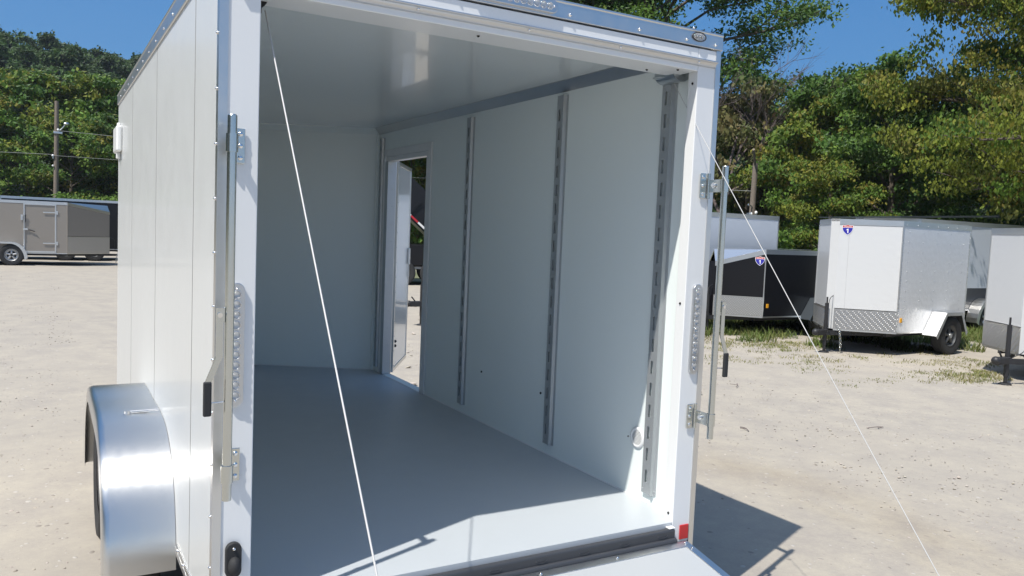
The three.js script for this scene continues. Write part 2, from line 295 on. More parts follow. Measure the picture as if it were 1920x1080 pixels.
  // spring housings at both ends of the header
  for (const s of [-1, 1]) {
    const cup = new THREE.CylinderGeometry(.05, .05, .13, 20, 1, false); cup.rotateX(Math.PI / 2); cup.scale(1, .75, 1); cup.translate(s * .945, 2.528, -.175);
    part('spring_housing', [cup, hexa([[s * .885, 2.512, -.24], [s * .925, 2.506, -.24], [s * .925, 2.506, -.11], [s * .915, 2.512, -.11], [s * .885, 2.5195, -.24], [s * .925, 2.5195, -.24], [s * .925, 2.5195, -.11], [s * .915, 2.5195, -.11]])], s > 0 ? M.galv : M.blackPaint, T);
    const cx = s > 0 ? .943 : -.889;
    part('lift_cable', [tube([[cx, 2.507, -.172], [cx, 1.2, .872], [cx * 1.004, .10, 1.77]], s > 0 ? .0017 : .0027, 40, 6), rod([cx * 1.004, .13, 1.745], [cx * 1.004, .055, 1.81], .006, 8)], M.cable, T);
  }
  // slotted tie-down tracks
  const trackGeo = (h) => {
    const s = new THREE.Shape([[-.052, 0], [.014, 0], [.014, h], [-.052, h]].map(a => new THREE.Vector2(...a)));
    for (let y = .055; y < h - .07; y += .107) s.holes.push(new THREE.Path([[-.030, y], [-.011, y], [-.011, y + .062], [-.030, y + .062]].map(a => new THREE.Vector2(...a))));
    const face = new THREE.ExtrudeGeometry(s, { depth: .0025, bevelEnabled: false }); face.translate(0, 0, .015);
    const prof = new THREE.Shape([[.013, .0160], [.019, .024], [.031, .024], [.037, .006], [.051, .004], [.051, .0005], [.035, .0005], [.029, .021], [.021, .021], [.015, .0140]].map(([x, z]) => new THREE.Vector2(x, -z)));
    const ridge = new THREE.ExtrudeGeometry(prof, { depth: h, bevelEnabled: false }); ridge.rotateX(-Math.PI / 2);
    const lip = new THREE.BoxGeometry(.004, h, .017); lip.translate(-.0535, h / 2, .0087);
    const feet = [[-.045, .02], [.042, .02], [-.045, h - .02], [.042, h - .02]].map(([x, y]) => { const g = new THREE.IcosahedronGeometry(.004, 1); g.translate(x, y, x < 0 ? .0180 : .0045); return g; });
    const all = merge([face, ridge, lip, ...feet]); all.scale(.84, 1, 1); return all;
  };
  for (const [z, y0, y1] of [[-.243, .535, 2.515], [-1.155, .55, 2.565], [-2.30, .55, 2.555], [-3.995, .53, 2.545]]) {
    const g = trackGeo(y1 - y0); // local x runs rearwards, local z off the wall
    g.applyMatrix4(new THREE.Matrix4().makeBasis(V(0, 0, 1), V(0, 1, 0), V(-1, 0, 0))); g.translate(XI - .0004, y0, z);
    part('tie_down_track', g, M.track, T);
  }
  // round louvred vent low on the right wall
  const ring = lathe([[.036, 0], [.036, .006], [.041, .010], [.050, .008], [.054, .001]], 36); ring.rotateZ(Math.PI / 2); ring.translate(XI - .0005, .786, -.357);
  const vt = part('wall_vent', ring, M.plastic, T);
  const lv = []; for (let k = -5; k <= 5; k++) { const w = Math.sqrt(Math.max(0, .037 ** 2 - (k * .0066) ** 2)); lv.push(span(XI - .009, XI - .002, .786 + k * .0066 - .0019, .786 + k * .0066 + .0014, -.357 - w, -.357 + w)); }
  part('louvre', lv, M.plastic, vt);
  const back = new THREE.CylinderGeometry(.037, .037, .001, 24); back.rotateZ(Math.PI / 2); back.translate(XI - .0012, .786, -.357); part('vent_backing', back, M.joint, vt);
  for (const [y, z, k] of [[.827, -2.024, 1], [.83, -1.269, 1], [.775, -.43, .5]].map(q => q)) { const g = new THREE.CylinderGeometry(.006, .007, .005, 12); g.scale(k, 1, k); g.rotateZ(Math.PI / 2); g.translate(XI - .0025, y, z); part('wall_grommet', g, M.darkHole, T); }
  part('post_screw', [stud(.9397, 1.49, -.03, .006)], M.darkHole, T);
  // frame round the side door
  part('door_frame', [rspan(XI - .014, XO + .004, .4905, 2.374, -3.0305, -2.995, .003), rspan(XI - .014, XI - .0005, .486, 2.44, -2.994, -2.945, .004), rspan(XI - .012, XI - .0005, 2.376, 2.44, -3.8995, -2.9945, .004), rspan(XI - .014, XI - .0005, .486, 2.44, -3.94, -3.9, .003), rspan(XI - .010, XO + .01, .474, .4895, -3.93, -2.998, .003), rspan(XI - .002, XO + .004, 2.34, 2.3745, -3.8995, -3.031, .003)], M.post, T);
  const hj = part('hinge_jamb', rspan(XI - .014, XO + .004, .4905, 2.339, -3.8995, -3.835, .003), M.track, T);
  part('jamb_rivets', Array.from({ length: 12 }, (_, k) => stud(XI + .03, .6 + k * .15, -3.834, .005)), M.chrome, hj, { kind: 'stuff' });
  // side door, swung right open
  const D = new THREE.Group(); D.name = 'side_door'; D.position.set(1.082, 0, -3.845); D.rotation.y = -Math.PI / 2 + THREE.MathUtils.degToRad(149.5); T.add(D);
  // local +x runs from the hinge to the free edge, local z is the thickness (inside face at +z)
  part('door_panel', rspan(.03, .81, .535, 2.31, -.016, .009, .003), M.ceiling, D);
  part('door_edge', [rspan(0, .032, .50, 2.345, -.018, .014, .003), rspan(.808, .84, .50, 2.345, -.018, .014, .003), rspan(.0325, .8075, .50, .534, -.018, .014, .003), rspan(.0325, .8075, 2.311, 2.345, -.018, .014, .003)], M.alum, D);
  part('door_hinge', [rod([-.006, .5, -.012], [-.006, 2.34, -.012], .008, 8), ...Array.from({ length: 14 }, (_, k) => stud(.016, .56 + k * .13, .0145, .005))], M.alumDull, D);
  part('door_latch', [rspan(.73, .80, 1.42, 1.58, .0145, .03, .006), rspan(.842, .862, 1.38, 1.60, -.02, .01, .004)], M.galv, D);
  part('latch_bolt', [rod([.77, 1.30, .02], [.77, 1.41, .02], .006, 8), rspan(.75, .79, 1.30, 1.34, .0145, .02, .003)], M.galv, D);
  part('drain_hole', [stud(.12, .72, .009, .014), stud(.12, .76, .009, .014)], M.darkHole, D);
  // wheel arch fender on the left side
  const prof = [[-2.62, .30], [-2.61, .42], [-2.57, .57], [-2.45, .72], [-2.28, .82], [-2.15, .845], [-1.75, .848], [-1.38, .846], [-1.24, .832], [-1.10, .785], [-.985, .70], [-.905, .60], [-.86, .49], [-.838, .40], [-.825, .30]];
  const curve = new THREE.CatmullRomCurve3(prof.map(([z, y]) => V(0, y, z)), false, 'centripetal'); const cp = curve.getSpacedPoints(90);
  for (const s of [-1, 1]) {
    const sec = [[1.067, .0], [1.20, 0], [1.315, 0], [1.327, .002], [1.336, .007], [1.341, .015], [1.343, .026], [1.343, .085]];
    const pos = [], uv = [], idx = [];
    for (let i = 0; i < cp.length; i++) {
      const a = cp[Math.max(0, i - 1)], b = cp[Math.min(cp.length - 1, i + 1)], t = b.clone().sub(a).normalize(), inn = V(0, -t.z, t.y).multiplyScalar(t.z >= 0 ? 1 : 1); // inward normal of the arch
      if (inn.dot(V(0, .35 - cp[i].y, -1.72 - cp[i].z)) < 0) inn.negate();
      sec.forEach(([x, d], k) => { pos.push(s * x, cp[i].y + inn.y * d, cp[i].z + inn.z * d); uv.push(i / 45, x * 2 + d * 2); });
    }
    const n = sec.length; for (let i = 0; i < cp.length - 1; i++) for (let k = 0; k < n - 1; k++) { const a = i * n + k; if (s < 0) idx.push(a, a + n, a + 1, a + 1, a + n, a + n + 1); else idx.push(a, a + 1, a + n, a + 1, a + n + 1, a + n); }
    const g = new THREE.BufferGeometry(); g.setAttribute('position', new THREE.Float32BufferAttribute(pos, 3)); g.setAttribute('uv', new THREE.Float32BufferAttribute(uv, 2)); g.setIndex(idx); g.computeVertexNormals();
    // second skin 3 mm below gives the sheet its thickness
    const g2 = g.clone(); const q = g2.attributes.position, nn = g.attributes.normal; for (let i = 0; i < q.count; i++) q.setXYZ(i, q.getX(i) - nn.getX(i) * .003, q.getY(i) - nn.getY(i) * .003, q.getZ(i) - nn.getZ(i) * .003);
    const F = part('fender', [g, g2], M.fender, T);
    if (s < 0) part('fender_marker', [rod([-1.212, .849, -1.42], [-1.212, .862, -1.42], .014, 14), rod([-1.205, .858, -1.42], [-1.075, .862, -1.405], .005, 8), rod([-1.19, .856, -1.4195], [-1.12, .858, -1.412], .007, 8)], M.alumDull, F);
    for (const z of [-1.29, -2.15]) {
      const tyre = lathe([[.19, -.085], [.25, -.098], [.305, -.10], [.332, -.082], [.336, -.05], [.336, .05], [.332, .082], [.305, .10], [.25, .098], [.19, .085]], 40); tyre.rotateZ(Math.PI / 2); tyre.translate(s * 1.205, .336, z);
      const W = part('wheel', tyre, M.rubber, T);
      const rimG = lathe([[.03, .06], [.07, .06], [.085, .035], [.15, .03], [.175, .07], [.192, .088], [.192, -.08]], 36); rimG.rotateZ(-s * Math.PI / 2); rimG.translate(s * 1.205, .336, z); part('rim', rimG, M.rim, W);
    }
    if (s > 0) for (const z of [-1.29, -2.15]) part('axle', rod([-1.15, .336, z], [1.15, .336, z], .03, 10), M.frame, T);
    part('bottom_rail', [span(s * 1.05, s * 1.072, .375, .399, -4.18, -.03), span(s * 1.0655, s * 1.07, .399, .425, -.80, -.036)], M.alum, T);
    part('bottom_rivets', Array.from({ length: 5 }, (_, k) => stud(s * 1.071, .412, -.12 - k * .155, .007)), M.chrome, T, { kind: 'stuff' });
  }
  // white vent cover high on the left wall by the nose
  part('vent_cover', [rspan(-1.105, -1.0655, 2.245, 2.435, -4.14, -3.82, .016, 3), rspan(-1.095, -1.066, 2.20, 2.245, -4.0, -3.96, .006), rspan(-1.09, -1.066, 2.435, 2.465, -4.0, -3.97, .006)], M.plastic, T);
  // rear lamps
  const ledBar = (name, cx, cy, len, vertical, n, z) => {
    const sh = new THREE.Shape(); const r = .0235, L = len / 2 - r; sh.absarc(0, L, r, 0, Math.PI, false); sh.absarc(0, -L, r, Math.PI, 2 * Math.PI, false);
    const bg = new THREE.ExtrudeGeometry(sh, { depth: .006, bevelEnabled: true, bevelSize: .003, bevelThickness: .003, bevelSegments: 2, curveSegments: 10 });
    const cups = [], beads = []; for (let k = 0; k < n; k++) { const y = -L + .012 + k * (2 * L - .024) / (n - 1); const c = new THREE.SphereGeometry(.0125, 12, 6, 0, Math.PI * 2, 0, Math.PI / 2); c.rotateX(Math.PI / 2); c.scale(1, .9, .8); c.translate(0, y, .009); beads.push(c); const t2 = new THREE.TorusGeometry(.0135, .0018, 5, 14); t2.translate(0, y, .0095); cups.push(t2); }
    const ends = [stud(0, L + .006, .01, .005), stud(0, -L - .006, .01, .005)];
    const all = [bg, ...cups, ...beads, ...ends]; all.forEach(g => { if (!vertical) g.rotateZ(Math.PI / 2); g.translate(cx, cy, z); });
    const o = part(name, bg, M.alumDull, T); part('lamp_reflector', cups, M.chrome, o); part('lamp_lens', beads, M.lens, o); ends.forEach(g => part('lamp_screw', g, M.chrome, o));
  };
  ledBar('tail_light', 1.006, 1.375, .405, true, 11, .003); ledBar('tail_light', -1.003, 1.375, .405, true, 11, .003);
  ledBar('brake_light', 0, 2.662, .37, false, 11, .0065);
  for (const s of [-1, 1]) {
    const e = new THREE.SphereGeometry(1, 24, 12); e.scale(.034, .0165, .012); e.translate(s * .93, 2.665, .007);
    const o = part('clearance_lamp', e, M.lens, T); const t2 = new THREE.TorusGeometry(1, .09, 6, 28); t2.scale(.038, .019, .04); t2.translate(s * .93, 2.665, .0075); part('lamp_bezel', t2, M.seal, o);
    part('lamp_chip', [-.014, 0, .014].map(dx => stud(s * .93 + dx, 2.666, .0095, .006)), M.chrome, o);
    part('reflector', rspan(s * .983, s * 1.036, .398, .466, .0008, .006, .004), M.red, T);
  }
  // rubber bumper on the left post
  const bs = new THREE.Shape(); bs.absarc(0, .035, .022, 0, Math.PI, false); bs.absarc(0, -.035, .022, Math.PI, 2 * Math.PI, false);
  const bg = new THREE.ExtrudeGeometry(bs, { depth: .012, bevelEnabled: true, bevelSize: .004, bevelThickness: .004, bevelSegments: 3, curveSegments: 12 }); bg.translate(-1.0, .652, .004);
  const bnub = new THREE.SphereGeometry(.021, 18, 10); bnub.scale(1, 1.5, 1.3); bnub.translate(-.998, .635, .02);
  const bumper = part('rubber_bumper', [bg, bnub], M.rubber, T); part('bumper_screw', stud(-1.0, .693, .022, .006), M.chrome, bumper);
  // two cam bars swung outward on their hinges
  for (const s of [-1, 1]) {
    const B = new THREE.Group(); B.name = 'lock_bar'; T.add(B);
    part('bar', [rod([s * 1.042, .89, .10], [s * 1.042, 2.105, .10], .0145, 18), rod([s * 1.042, 2.105, .10], [s * 1.042, 2.109, .10], .0145, 18, .012)], M.zinc, B);
    for (const y of [.976, 2.022]) {
      part('hinge_plate', [rspan(s * .984, s * 1.018, y - .056, y + .056, .004, .0095, .003), rod([s * 1.03, y - .056, .011], [s * 1.03, y - .032, .011], .0085, 10), rod([s * 1.03, y + .032, .011], [s * 1.03, y + .056, .011], .0085, 10)], M.zinc, B);
      for (const dy of [-.038, 0, .038]) { const g = new THREE.SphereGeometry(.0085, 10, 6); g.scale(1, 1, .6); g.translate(s * .999, y + dy, .010); part('plate_bolt', g, M.chrome, B); }
      const clip = new THREE.CylinderGeometry(.0185, .0185, .056, 18); clip.translate(s * 1.042, y, .10);
      part('hinge_arm', [rspan(s * 1.027, s * 1.033, y - .028, y + .028, .012, .09, .002), rod([s * 1.03, y - .031, .011], [s * 1.03, y + .031, .011], .008, 10), clip], M.zinc, B);
      const bolt = rod([s * 1.026, y + .002, .05], [s * 1.020, y + .002, .05], .013, 12); part('arm_bolt', [bolt, rod([s * 1.022, y + .002, .05], [s * 1.014, y + .002, .05], .007, 10)], M.chrome, B);
    }
    // pull handle hanging from a pivot tab
    part('handle_tab', [rspan(s * 1.052, s * 1.082, 1.462, 1.51, .097, .103, .002)], M.zinc, B);
    const hp = [[1.072, 1.51], [1.072, 1.355], [1.104, 1.275], [1.106, 1.17]];
    for (let k = 0; k < 2; k++) { const [x0, y0] = hp[k], [x1, y1] = hp[k + 1]; part(k ? 'handle_bend' : 'handle', hexa([[s * (x0 - .010), y0, .104], [s * (x0 + .010), y0, .104], [s * (x0 + .010), y0, .109], [s * (x0 - .010), y0, .109], [s * (x1 - .010), y1, .104], [s * (x1 + .010), y1, .104], [s * (x1 + .010), y1, .109], [s * (x1 - .010), y1, .109]]), M.zinc, B); }
    part('handle_grip', rspan(s * 1.093, s * 1.118, 1.168, 1.278, .099, .114, .005), M.rubber, B);
    part('handle_pin', rod([s * 1.072, 1.487, .095], [s * 1.072, 1.487, .114], .008, 12), M.chrome, B); part('grip_pin', rod([s * 1.05, 1.21, .10], [s * 1.10, 1.208, .10], .0025, 6), M.chrome, B);
  }
  // hinge sill and lowered ramp
  const sill = part('hinge_sill', [rspan(-.9385, .9385, .392, .466, -.0015, .030, .012, 4), rod([-.935, .412, .032], [.935, .412, .032], .014, 14)], M.seal, T);
  part('sill_slots', Array.from({ length: 9 }, (_, k) => { const g = new THREE.TorusGeometry(.012, .0016, 5, 16); g.scale(2.2, .5, 1); g.rotateX(-.35); g.translate(-.86 + k * .215, .442, .0305); return g; }), M.seal, sill, { kind: 'stuff' });
  part('sill_clip', [rspan(.90, .935, .4665, .472, -.0005, .028, .002)], M.plastic, sill);
  const R = new THREE.Group(); R.name = 'ramp_door'; R.position.set(0, .405, .042); R.rotation.x = Math.atan(.203); T.add(R);
  part('ramp_panel', span(-.955, .955, -.045, 0, .042, 1.90), M.ramp, R);
  part('ramp_trim', [rspan(-.9945, .9945, -.048, .0025, 0, .0415, .002), rspan(.9555, .9945, -.048, .0025, .042, 1.90, .002), rspan(-.9945, -.9555, -.048, .0025, .042, 1.90, .002), rspan(-.9945, .9945, -.048, .0025, 1.9005, 1.94, .002)], M.alum, R);
  const rr = []; for (let x = -.97; x <= .98; x += .388) rr.push(stud(x, .003, .02, .007)); for (let z = .06; z < 1.9; z += .3) rr.push(stud(.975, .003, z, .006), stud(-.975, .003, z, .006));
  part('ramp_rivets', rr, M.chrome, R, { kind: 'stuff' });
}

// ---------------------------------------------------------------- other trailers in the yard
function shieldSticker(h) {
  // flat printed vinyl: red band with small lettering over a blue field with a white numeral
  const c = document.createElement('canvas'); c.width = 256; c.height = 256; const x = c.getContext('2d');
  x.fillStyle = '#f2f2f2'; x.fillRect(0, 0, 256, 256);
  const outline = (k) => { const m = (px, py) => [128 + (px - 128) * k, 132 + (py - 132) * k]; x.beginPath(); x.moveTo(...m(20, 30)); x.quadraticCurveTo(...m(74, 44), ...m(128, 16)); x.quadraticCurveTo(...m(182, 44), ...m(236, 30)); x.quadraticCurveTo(...m(272, 160), ...m(128, 250)); x.quadraticCurveTo(...m(-16, 160), ...m(20, 30)); x.closePath(); };
  x.save(); outline(.92); x.clip(); x.fillStyle = '#2a2a9c'; x.fillRect(0, 0, 256, 256); x.fillStyle = '#b8322e'; x.fillRect(0, 0, 256, 80); x.fillStyle = '#f2f2f2'; x.fillRect(0, 80, 256, 7); x.restore();
  x.fillStyle = '#f4f0ee'; x.font = 'bold 27px sans-serif'; x.textAlign = 'center'; x.fillText('INTERSTATE', 128, 72);
  x.font = 'bold 132px sans-serif'; x.fillText('1', 128, 204);
  const t = new THREE.CanvasTexture(c); t.colorSpace = THREE.SRGBColorSpace;
  const s = new THREE.Shape(); const m = (px, py) => [(px - 128) / 256 * h, (133 - py) / 256 * h];
  s.moveTo(...m(20, 30)); s.quadraticCurveTo(...m(74, 44), ...m(128, 16)); s.quadraticCurveTo(...m(182, 44), ...m(236, 30)); s.quadraticCurveTo(...m(272, 160), ...m(128, 250)); s.quadraticCurveTo(...m(-16, 160), ...m(20, 30));
  const g = new THREE.ShapeGeometry(s, 14), p = g.attributes.position, uv = g.attributes.uv;
  for (let i = 0; i < p.count; i++) uv.setXY(i, p.getX(i) / h + .5, (p.getY(i) / h * 256 + 123) / 256);
  return { g, m: std(lin(1, 1, 1), .4, 0, { map: t }) };
}
const sticker = shieldSticker(.19);
// raised lozenges of the tread plate between two points of the plan
function treadPattern(a, b, y0, y1, inside) {
  const A = V(a[0], 0, a[1]), B = V(b[0], 0, b[1]), L = A.distanceTo(B), u = B.clone().sub(A).normalize(), n = V(-u.z, 0, u.x), pos = [], p = .046; if (n.dot(V(inside[0], 0, inside[1]).sub(A)) > 0) n.negate();
  for (let j = 0, y = y0 + p / 2; y < y1 - .015; y += p / 2, j++) for (let i = 0, x = p / 2 + (j % 2 ? p / 2 : 0); x < L - .015; x += p, i++) {
    const th = (i + (j >> 1)) % 2 ? .785 : -.785, l = .016, w = .0055, P2 = (s, t) => A.clone().addScaledVector(u, x + s * Math.cos(th) - t * Math.sin(th)).addScaledVector(n, .0008).setY(y + s * Math.sin(th) + t * Math.cos(th));
    const q = [P2(l, 0), P2(0, w), P2(-l, 0), P2(0, -w)], top = P2(0, 0).addScaledVector(n, .005);
    for (let k = 0; k < 4; k++) { let c = [q[k], q[(k + 1) % 4], top]; const m = c[1].clone().sub(c[0]).cross(c[2].clone().sub(c[0])); if (m.dot(n) < 0) c = [c[1], c[0], c[2]]; c.forEach(v => pos.push(v.x, v.y, v.z)); }
  }
  const g = new THREE.BufferGeometry(); g.setAttribute('position', new THREE.Float32BufferAttribute(pos, 3)); g.computeVertexNormals(); return g;
}
function wheelOn(parent, x, z, R, side, rimMat) {
  const w = .1; const ty = lathe([[R * .56, -w * .85], [R * .75, -w * .98], [R * .93, -w], [R * .99, -w * .8], [R, -w * .45], [R, w * .45], [R * .99, w * .8], [R * .93, w], [R * .75, w * .98], [R * .56, w * .85]], 36); ty.rotateX(Math.PI / 2); ty.translate(x, R, z);
  const grooves = [-.45, 0, .45].map(k => { const g = new THREE.TorusGeometry(R * .998, .004, 4, 40); g.translate(x, R, z + k * w); return g; });
  const W = part('wheel', [ty, ...grooves], M.rubber, parent);
  // steel spoke rim: dished ring, hub and five windows
  const ring = lathe([[R * .40, .035], [R * .47, .03], [R * .53, .075], [R * .58, .09], [R * .58, -.07]], 36); ring.rotateX(side > 0 ? Math.PI / 2 : -Math.PI / 2); ring.translate(x, R, z); part('rim', ring, rimMat[0], W);
  const sp = []; for (let k = 0; k < 5; k++) { const a = k / 5 * 6.283 + .3; sp.push(rod([x + Math.cos(a) * R * .1, R + Math.sin(a) * R * .1, z + side * .045], [x + Math.cos(a) * R * .44, R + Math.sin(a) * R * .44, z + side * .035], R * .10, 8, R * .085)); }
  part('rim_spokes', sp, rimMat[0], W); part('hub_cap', [rod([x, R, z + side * .02], [x, R, z + side * .085], R * .16, 16, R * .12)], rimMat[1] || M.frame, W);
  const disc = new THREE.CylinderGeometry(R * .5, R * .5, .01, 24); disc.rotateX(Math.PI / 2); disc.translate(x, R, z + side * .005); part('brake_drum', disc, M.frame, W);
}
// local frame: +x forward, origin on the ground under the middle of the front bulkhead
function vTrailer(o) {
  const { L, w, n, y0, y1 } = o, c = o.blunt ?? .10, drop = o.drop ?? 0, hw = w / 2;
  const t = thing('parked_trailer', o.label, 'trailer', [o.x, 0, o.z], -o.th, 'trailers parked around the yard');
  const A = s => [0, s * hw], Nn = s => [n, s * c], Rr = s => [-L, s * hw], mid = [-L / 2, 0], th = .03;
  const yn = y1 - drop, pl = o.plate ?? .24, low = o.low;
  for (const s of [-1, 1]) {
    if (low) { part('side_panel', wallPanel(A(s), Rr(s), low, y1, th, mid), o.side, t); part('lower_panel', wallPanel(A(s), Rr(s), y0, low - .004, th, mid), M.darkSkin, t); }
    else if (o.door && s === o.door) {
      part('side_panel', wallPanel([-.33, s * hw], [0, s * hw], y0, y1, th, mid), o.side, t);
      part('side_panel', wallPanel(Rr(s), [-1.25, s * hw], y0, y1, th, mid), o.side, t);
      part('side_panel', wallPanel([-1.249, s * hw], [-.331, s * hw], y1 - .06, y1, th, mid), o.side, t);
      const d = part('side_door', wallPanel([-1.235, s * (hw - .006)], [-.345, s * (hw - .006)], y0 + .03, y1 - .075, .025, mid), o.side, t);
      const f = (x0, x1, a, b) => rspan(x0, x1, a, b, s * (hw - .012), s * (hw + .010), .003);
      part('door_trim', [f(-1.255, -1.215, y0 + .005, y1 - .06), f(-.36, -.32, y0 + .005, y1 - .06), f(-1.2145, -.3605, y0 + .005, y0 + .055), f(-1.2145, -.3605, y1 - .11, y1 - .061)], M.alum, d);
      for (const y of [y0 + .32, y1 - .34]) part('strap_hinge', [rspan(-.70, -.30, y - .018, y + .018, s * (hw + .010), s * (hw + .022), .003), rspan(-.32, -.27, y - .06, y + .06, s * (hw + .010), s * (hw + .02), .003)], M.alum, d);
      part('door_latch', [rspan(-1.33, -1.27, y1 - .62, y1 - .44, s * hw, s * (hw + .025), .004), rspan(-1.26, -1.13, y0 + .74, y0 + .80, s * hw, s * (hw + .03), .004), rod([-1.24, y0 + .45, s * (hw + .02)], [-1.24, y1 - .45, s * (hw + .02)], .010, 8)], M.alum, d);
      part('latch_handle', [rod([-1.10, y0 + .75, s * (hw + .02)], [-.93, y0 + .70, s * (hw + .03)], .014, 8), rod([-1.20, y1 - .68, s * (hw + .02)], [-1.20, y1 - .44, s * (hw + .03)], .012, 8)], M.frame, d);
    } else part('side_panel', wallPanel(A(s), Rr(s), y0, y1, th, mid), o.side, t);
    // slanted nose sides above the tread plate; the seam leaves an open joint
    const k = o.seam ?? .78, S = [n * k, s * (hw + (c - hw) * k)], ys = y1 - drop * k;
    part('nose_panel', wallPanel(A(s), [S[0] - .004 * n, S[1]], y0 + pl + .01, y1, th, mid, y0 + pl + .01, ys), o.front, t);
    part('nose_panel', wallPanel(S, Nn(s), y0 + pl + .01, ys, th, mid, y0 + pl + .01, yn), o.front, t);
    const tp = part('tread_plate', wallPanel([.012, s * (hw + .004)], [n + .004, s * (c + .004)], y0, y0 + pl, .012, mid), M.tread, t);
    if (o.tread && (o.tread === 2 || s === o.tread)) part('tread_pattern', treadPattern([.012, s * (hw + .004)], [n + .004, s * (c + .004)], y0, y0 + pl, mid), M.treadTop, tp, { kind: 'stuff' });
    part('top_rail', [wallPanel([-L - .006, s * (hw + .006)], [.004, s * (hw + .006)], y1 - .07, y1 + .02, .02, mid), wallPanel([.004, s * (hw + .006)], [n + .006, s * (c + .004)], y1 - .07, y1 + .02, .02, mid, yn - .07, yn + .02)], M.alum, t);
    part('corner_trim', rspan(-L - .006, -L + .03, y0, y1 - .07, s * (hw - .02), s * (hw + .004), .003), o.trim ?? M.alum, t); part('corner_trim', rod([.002, y0, s * (hw + .001)], [.002, y1 - .07, s * (hw + .001)], .012, 8), o.trim ?? M.alum, t);
    part('bottom_rail', [span(-L, -.002, y0 - .025, y0 - .001, s * (hw - .03), s * (hw + .006)), wallPanel([.0, s * (hw + .006)], [n, s * (c + .006)], y0 - .025, y0 - .001, .03, mid)], M.alum, t);
    if (o.rivets) { const rv = []; for (let x = -.18; x > -L; x -= .41) for (let y = y0 + .2; y < y1 - .1; y += .16) rv.push(stud(x, y, s * (hw + .001), .007)); for (let y = y0 + .1; y < y1; y += .1) rv.push(stud(-L + .02, y, s * (hw + .004), .008), stud(-.02, y, s * (hw + .004), .008)); for (let x = -.1; x > -L; x -= .3) rv.push(stud(x, y1 - .04, s * (hw + .008), .008)); part('rivets', rv, M.chrome, t, { kind: 'stuff' }); }
    if (o.amber) part('marker_light', rspan(-.14, -.085, y0 + .16, y0 + .235, s * (hw - .005), s * (hw + .014), .004), M.amber, t);
    for (const ax of o.axles) wheelOn(t, ax, s * (hw + .13), o.R ?? .33, s, o.rims ?? [M.rim]);
    if (o.fender) {
      const a0 = Math.min(...o.axles), a1 = Math.max(...o.axles), R = (o.R ?? .33), ft = R * 2 + .07;
      const pts = o.fender === 'round'
        ? [...Array.from({ length: 9 }, (_, i) => { const q = Math.PI - i / 8 * Math.PI / 2; return [a0 + Math.cos(q) * (R + .1), R * .7 + Math.sin(q) * (ft - R * .7)]; }), ...Array.from({ length: 9 }, (_, i) => { const q = Math.PI / 2 - i / 8 * Math.PI / 2; return [a1 + Math.cos(q) * (R + .1), R * .7 + Math.sin(q) * (ft - R * .7)]; })]
        : [[a0 - R - .12, y0 - .02], [a0 - R * .75, ft], [a1 + R * .75, ft], [a1 + R + .20, y0 - .06]];
      const fs = []; for (let i = 0; i < pts.length - 1; i++) { const [xa, ya] = pts[i], [xb, yb] = pts[i + 1]; fs.push(hexa([[xa, ya, s * (hw + .006)], [xb, yb, s * (hw + .006)], [xb, yb, s * (hw + .25)], [xa, ya, s * (hw + .25)], [xa, ya + .006, s * (hw + .006)], [xb, yb + .006, s * (hw + .006)], [xb, yb + .006, s * (hw + .25)], [xa, ya + .006, s * (hw + .25)]]));
        const dx = (a0 + a1) / 2, k2 = .9; fs.push(hexa([[xa, ya, s * (hw + .25)], [xb, yb, s * (hw + .25)], [xb, yb, s * (hw + .254)], [xa, ya, s * (hw + .254)], [dx + (xa - dx) * k2, ya - .05, s * (hw + .25)], [dx + (xb - dx) * k2, yb - .05, s * (hw + .25)], [dx + (xb - dx) * k2, yb - .05, s * (hw + .254)], [dx + (xa - dx) * k2, ya - .05, s * (hw + .254)]])); }
      part('fender', fs, o.fenderMat ?? M.alum, t);
    }
  }
  if (c > .02) part('nose_cap', wallPanel(Nn(-1), Nn(1), y0, yn + .02, .03, mid), o.front, t);
  part('roof', [slab([[-L, -hw + .03], [0, -hw + .03], [0, hw - .03], [-L, hw - .03]], y1 - .02, y1 + .015), ...(drop ? [-1, 1].map(s => hexa([[0, y1 - .02, s * (hw - .0)], [n, yn - .02, s * c], [n * .95, y1 - .06, 0], [0, y1 - .02, 0], [0, y1 + .016, s * hw], [n, yn + .02, s * c], [n * .95, y1 - .02, 0], [0, y1 + .016, 0]])) : [hexa([[0, y1 - .02, -hw + .03], [n, yn - .02, -c], [n, yn - .02, c], [0, y1 - .02, hw - .03], [0, y1 + .015, -hw + .03], [n, yn + .015, -c], [n, yn + .015, c], [0, y1 + .015, hw - .03]])])], o.roof ?? M.alumDull, t);
  part('rear_door', span(-L - .012, -L + .03, y0, y1 - .02, -hw + .035, hw - .035), o.side, t);
  part('floor_pan', slab([[-L, -hw + .035], [-.02, -hw + .035], [n - .03, -c], [n - .03, c], [-.02, hw - .035], [-L, hw - .035]], y0 - .03, y0 + .02), M.frame, t);
  part('axle', o.axles.map(ax => rod([ax, o.R ?? .33, -hw - .1], [ax, o.R ?? .33, hw + .1], .03, 10)).concat([span(-L + .05, -.05, y0 - .10, y0 - .03, -hw + .2, -hw + .26), span(-L + .05, -.05, y0 - .10, y0 - .03, hw - .26, hw - .2)]), M.frame, t);
  // tongue, coupler, jack and chain
  const jx = n + o.jack;
  for (const s of [-1, 1]) part('tongue_rail', hexa([[-.15, y0 - .105, s * (hw * .6)], [jx + .05, y0 - .105 + s * .002, s * .03], [jx + .05, y0 - .105 + s * .002, s * -.02], [-.15, y0 - .105, s * (hw * .6 - .05)], [-.15, y0 - .032, s * (hw * .6)], [jx + .05, y0 - .032 + s * .002, s * .03], [jx + .05, y0 - .032 + s * .002, s * -.02], [-.15, y0 - .032, s * (hw * .6 - .05)]]), M.frame, t);
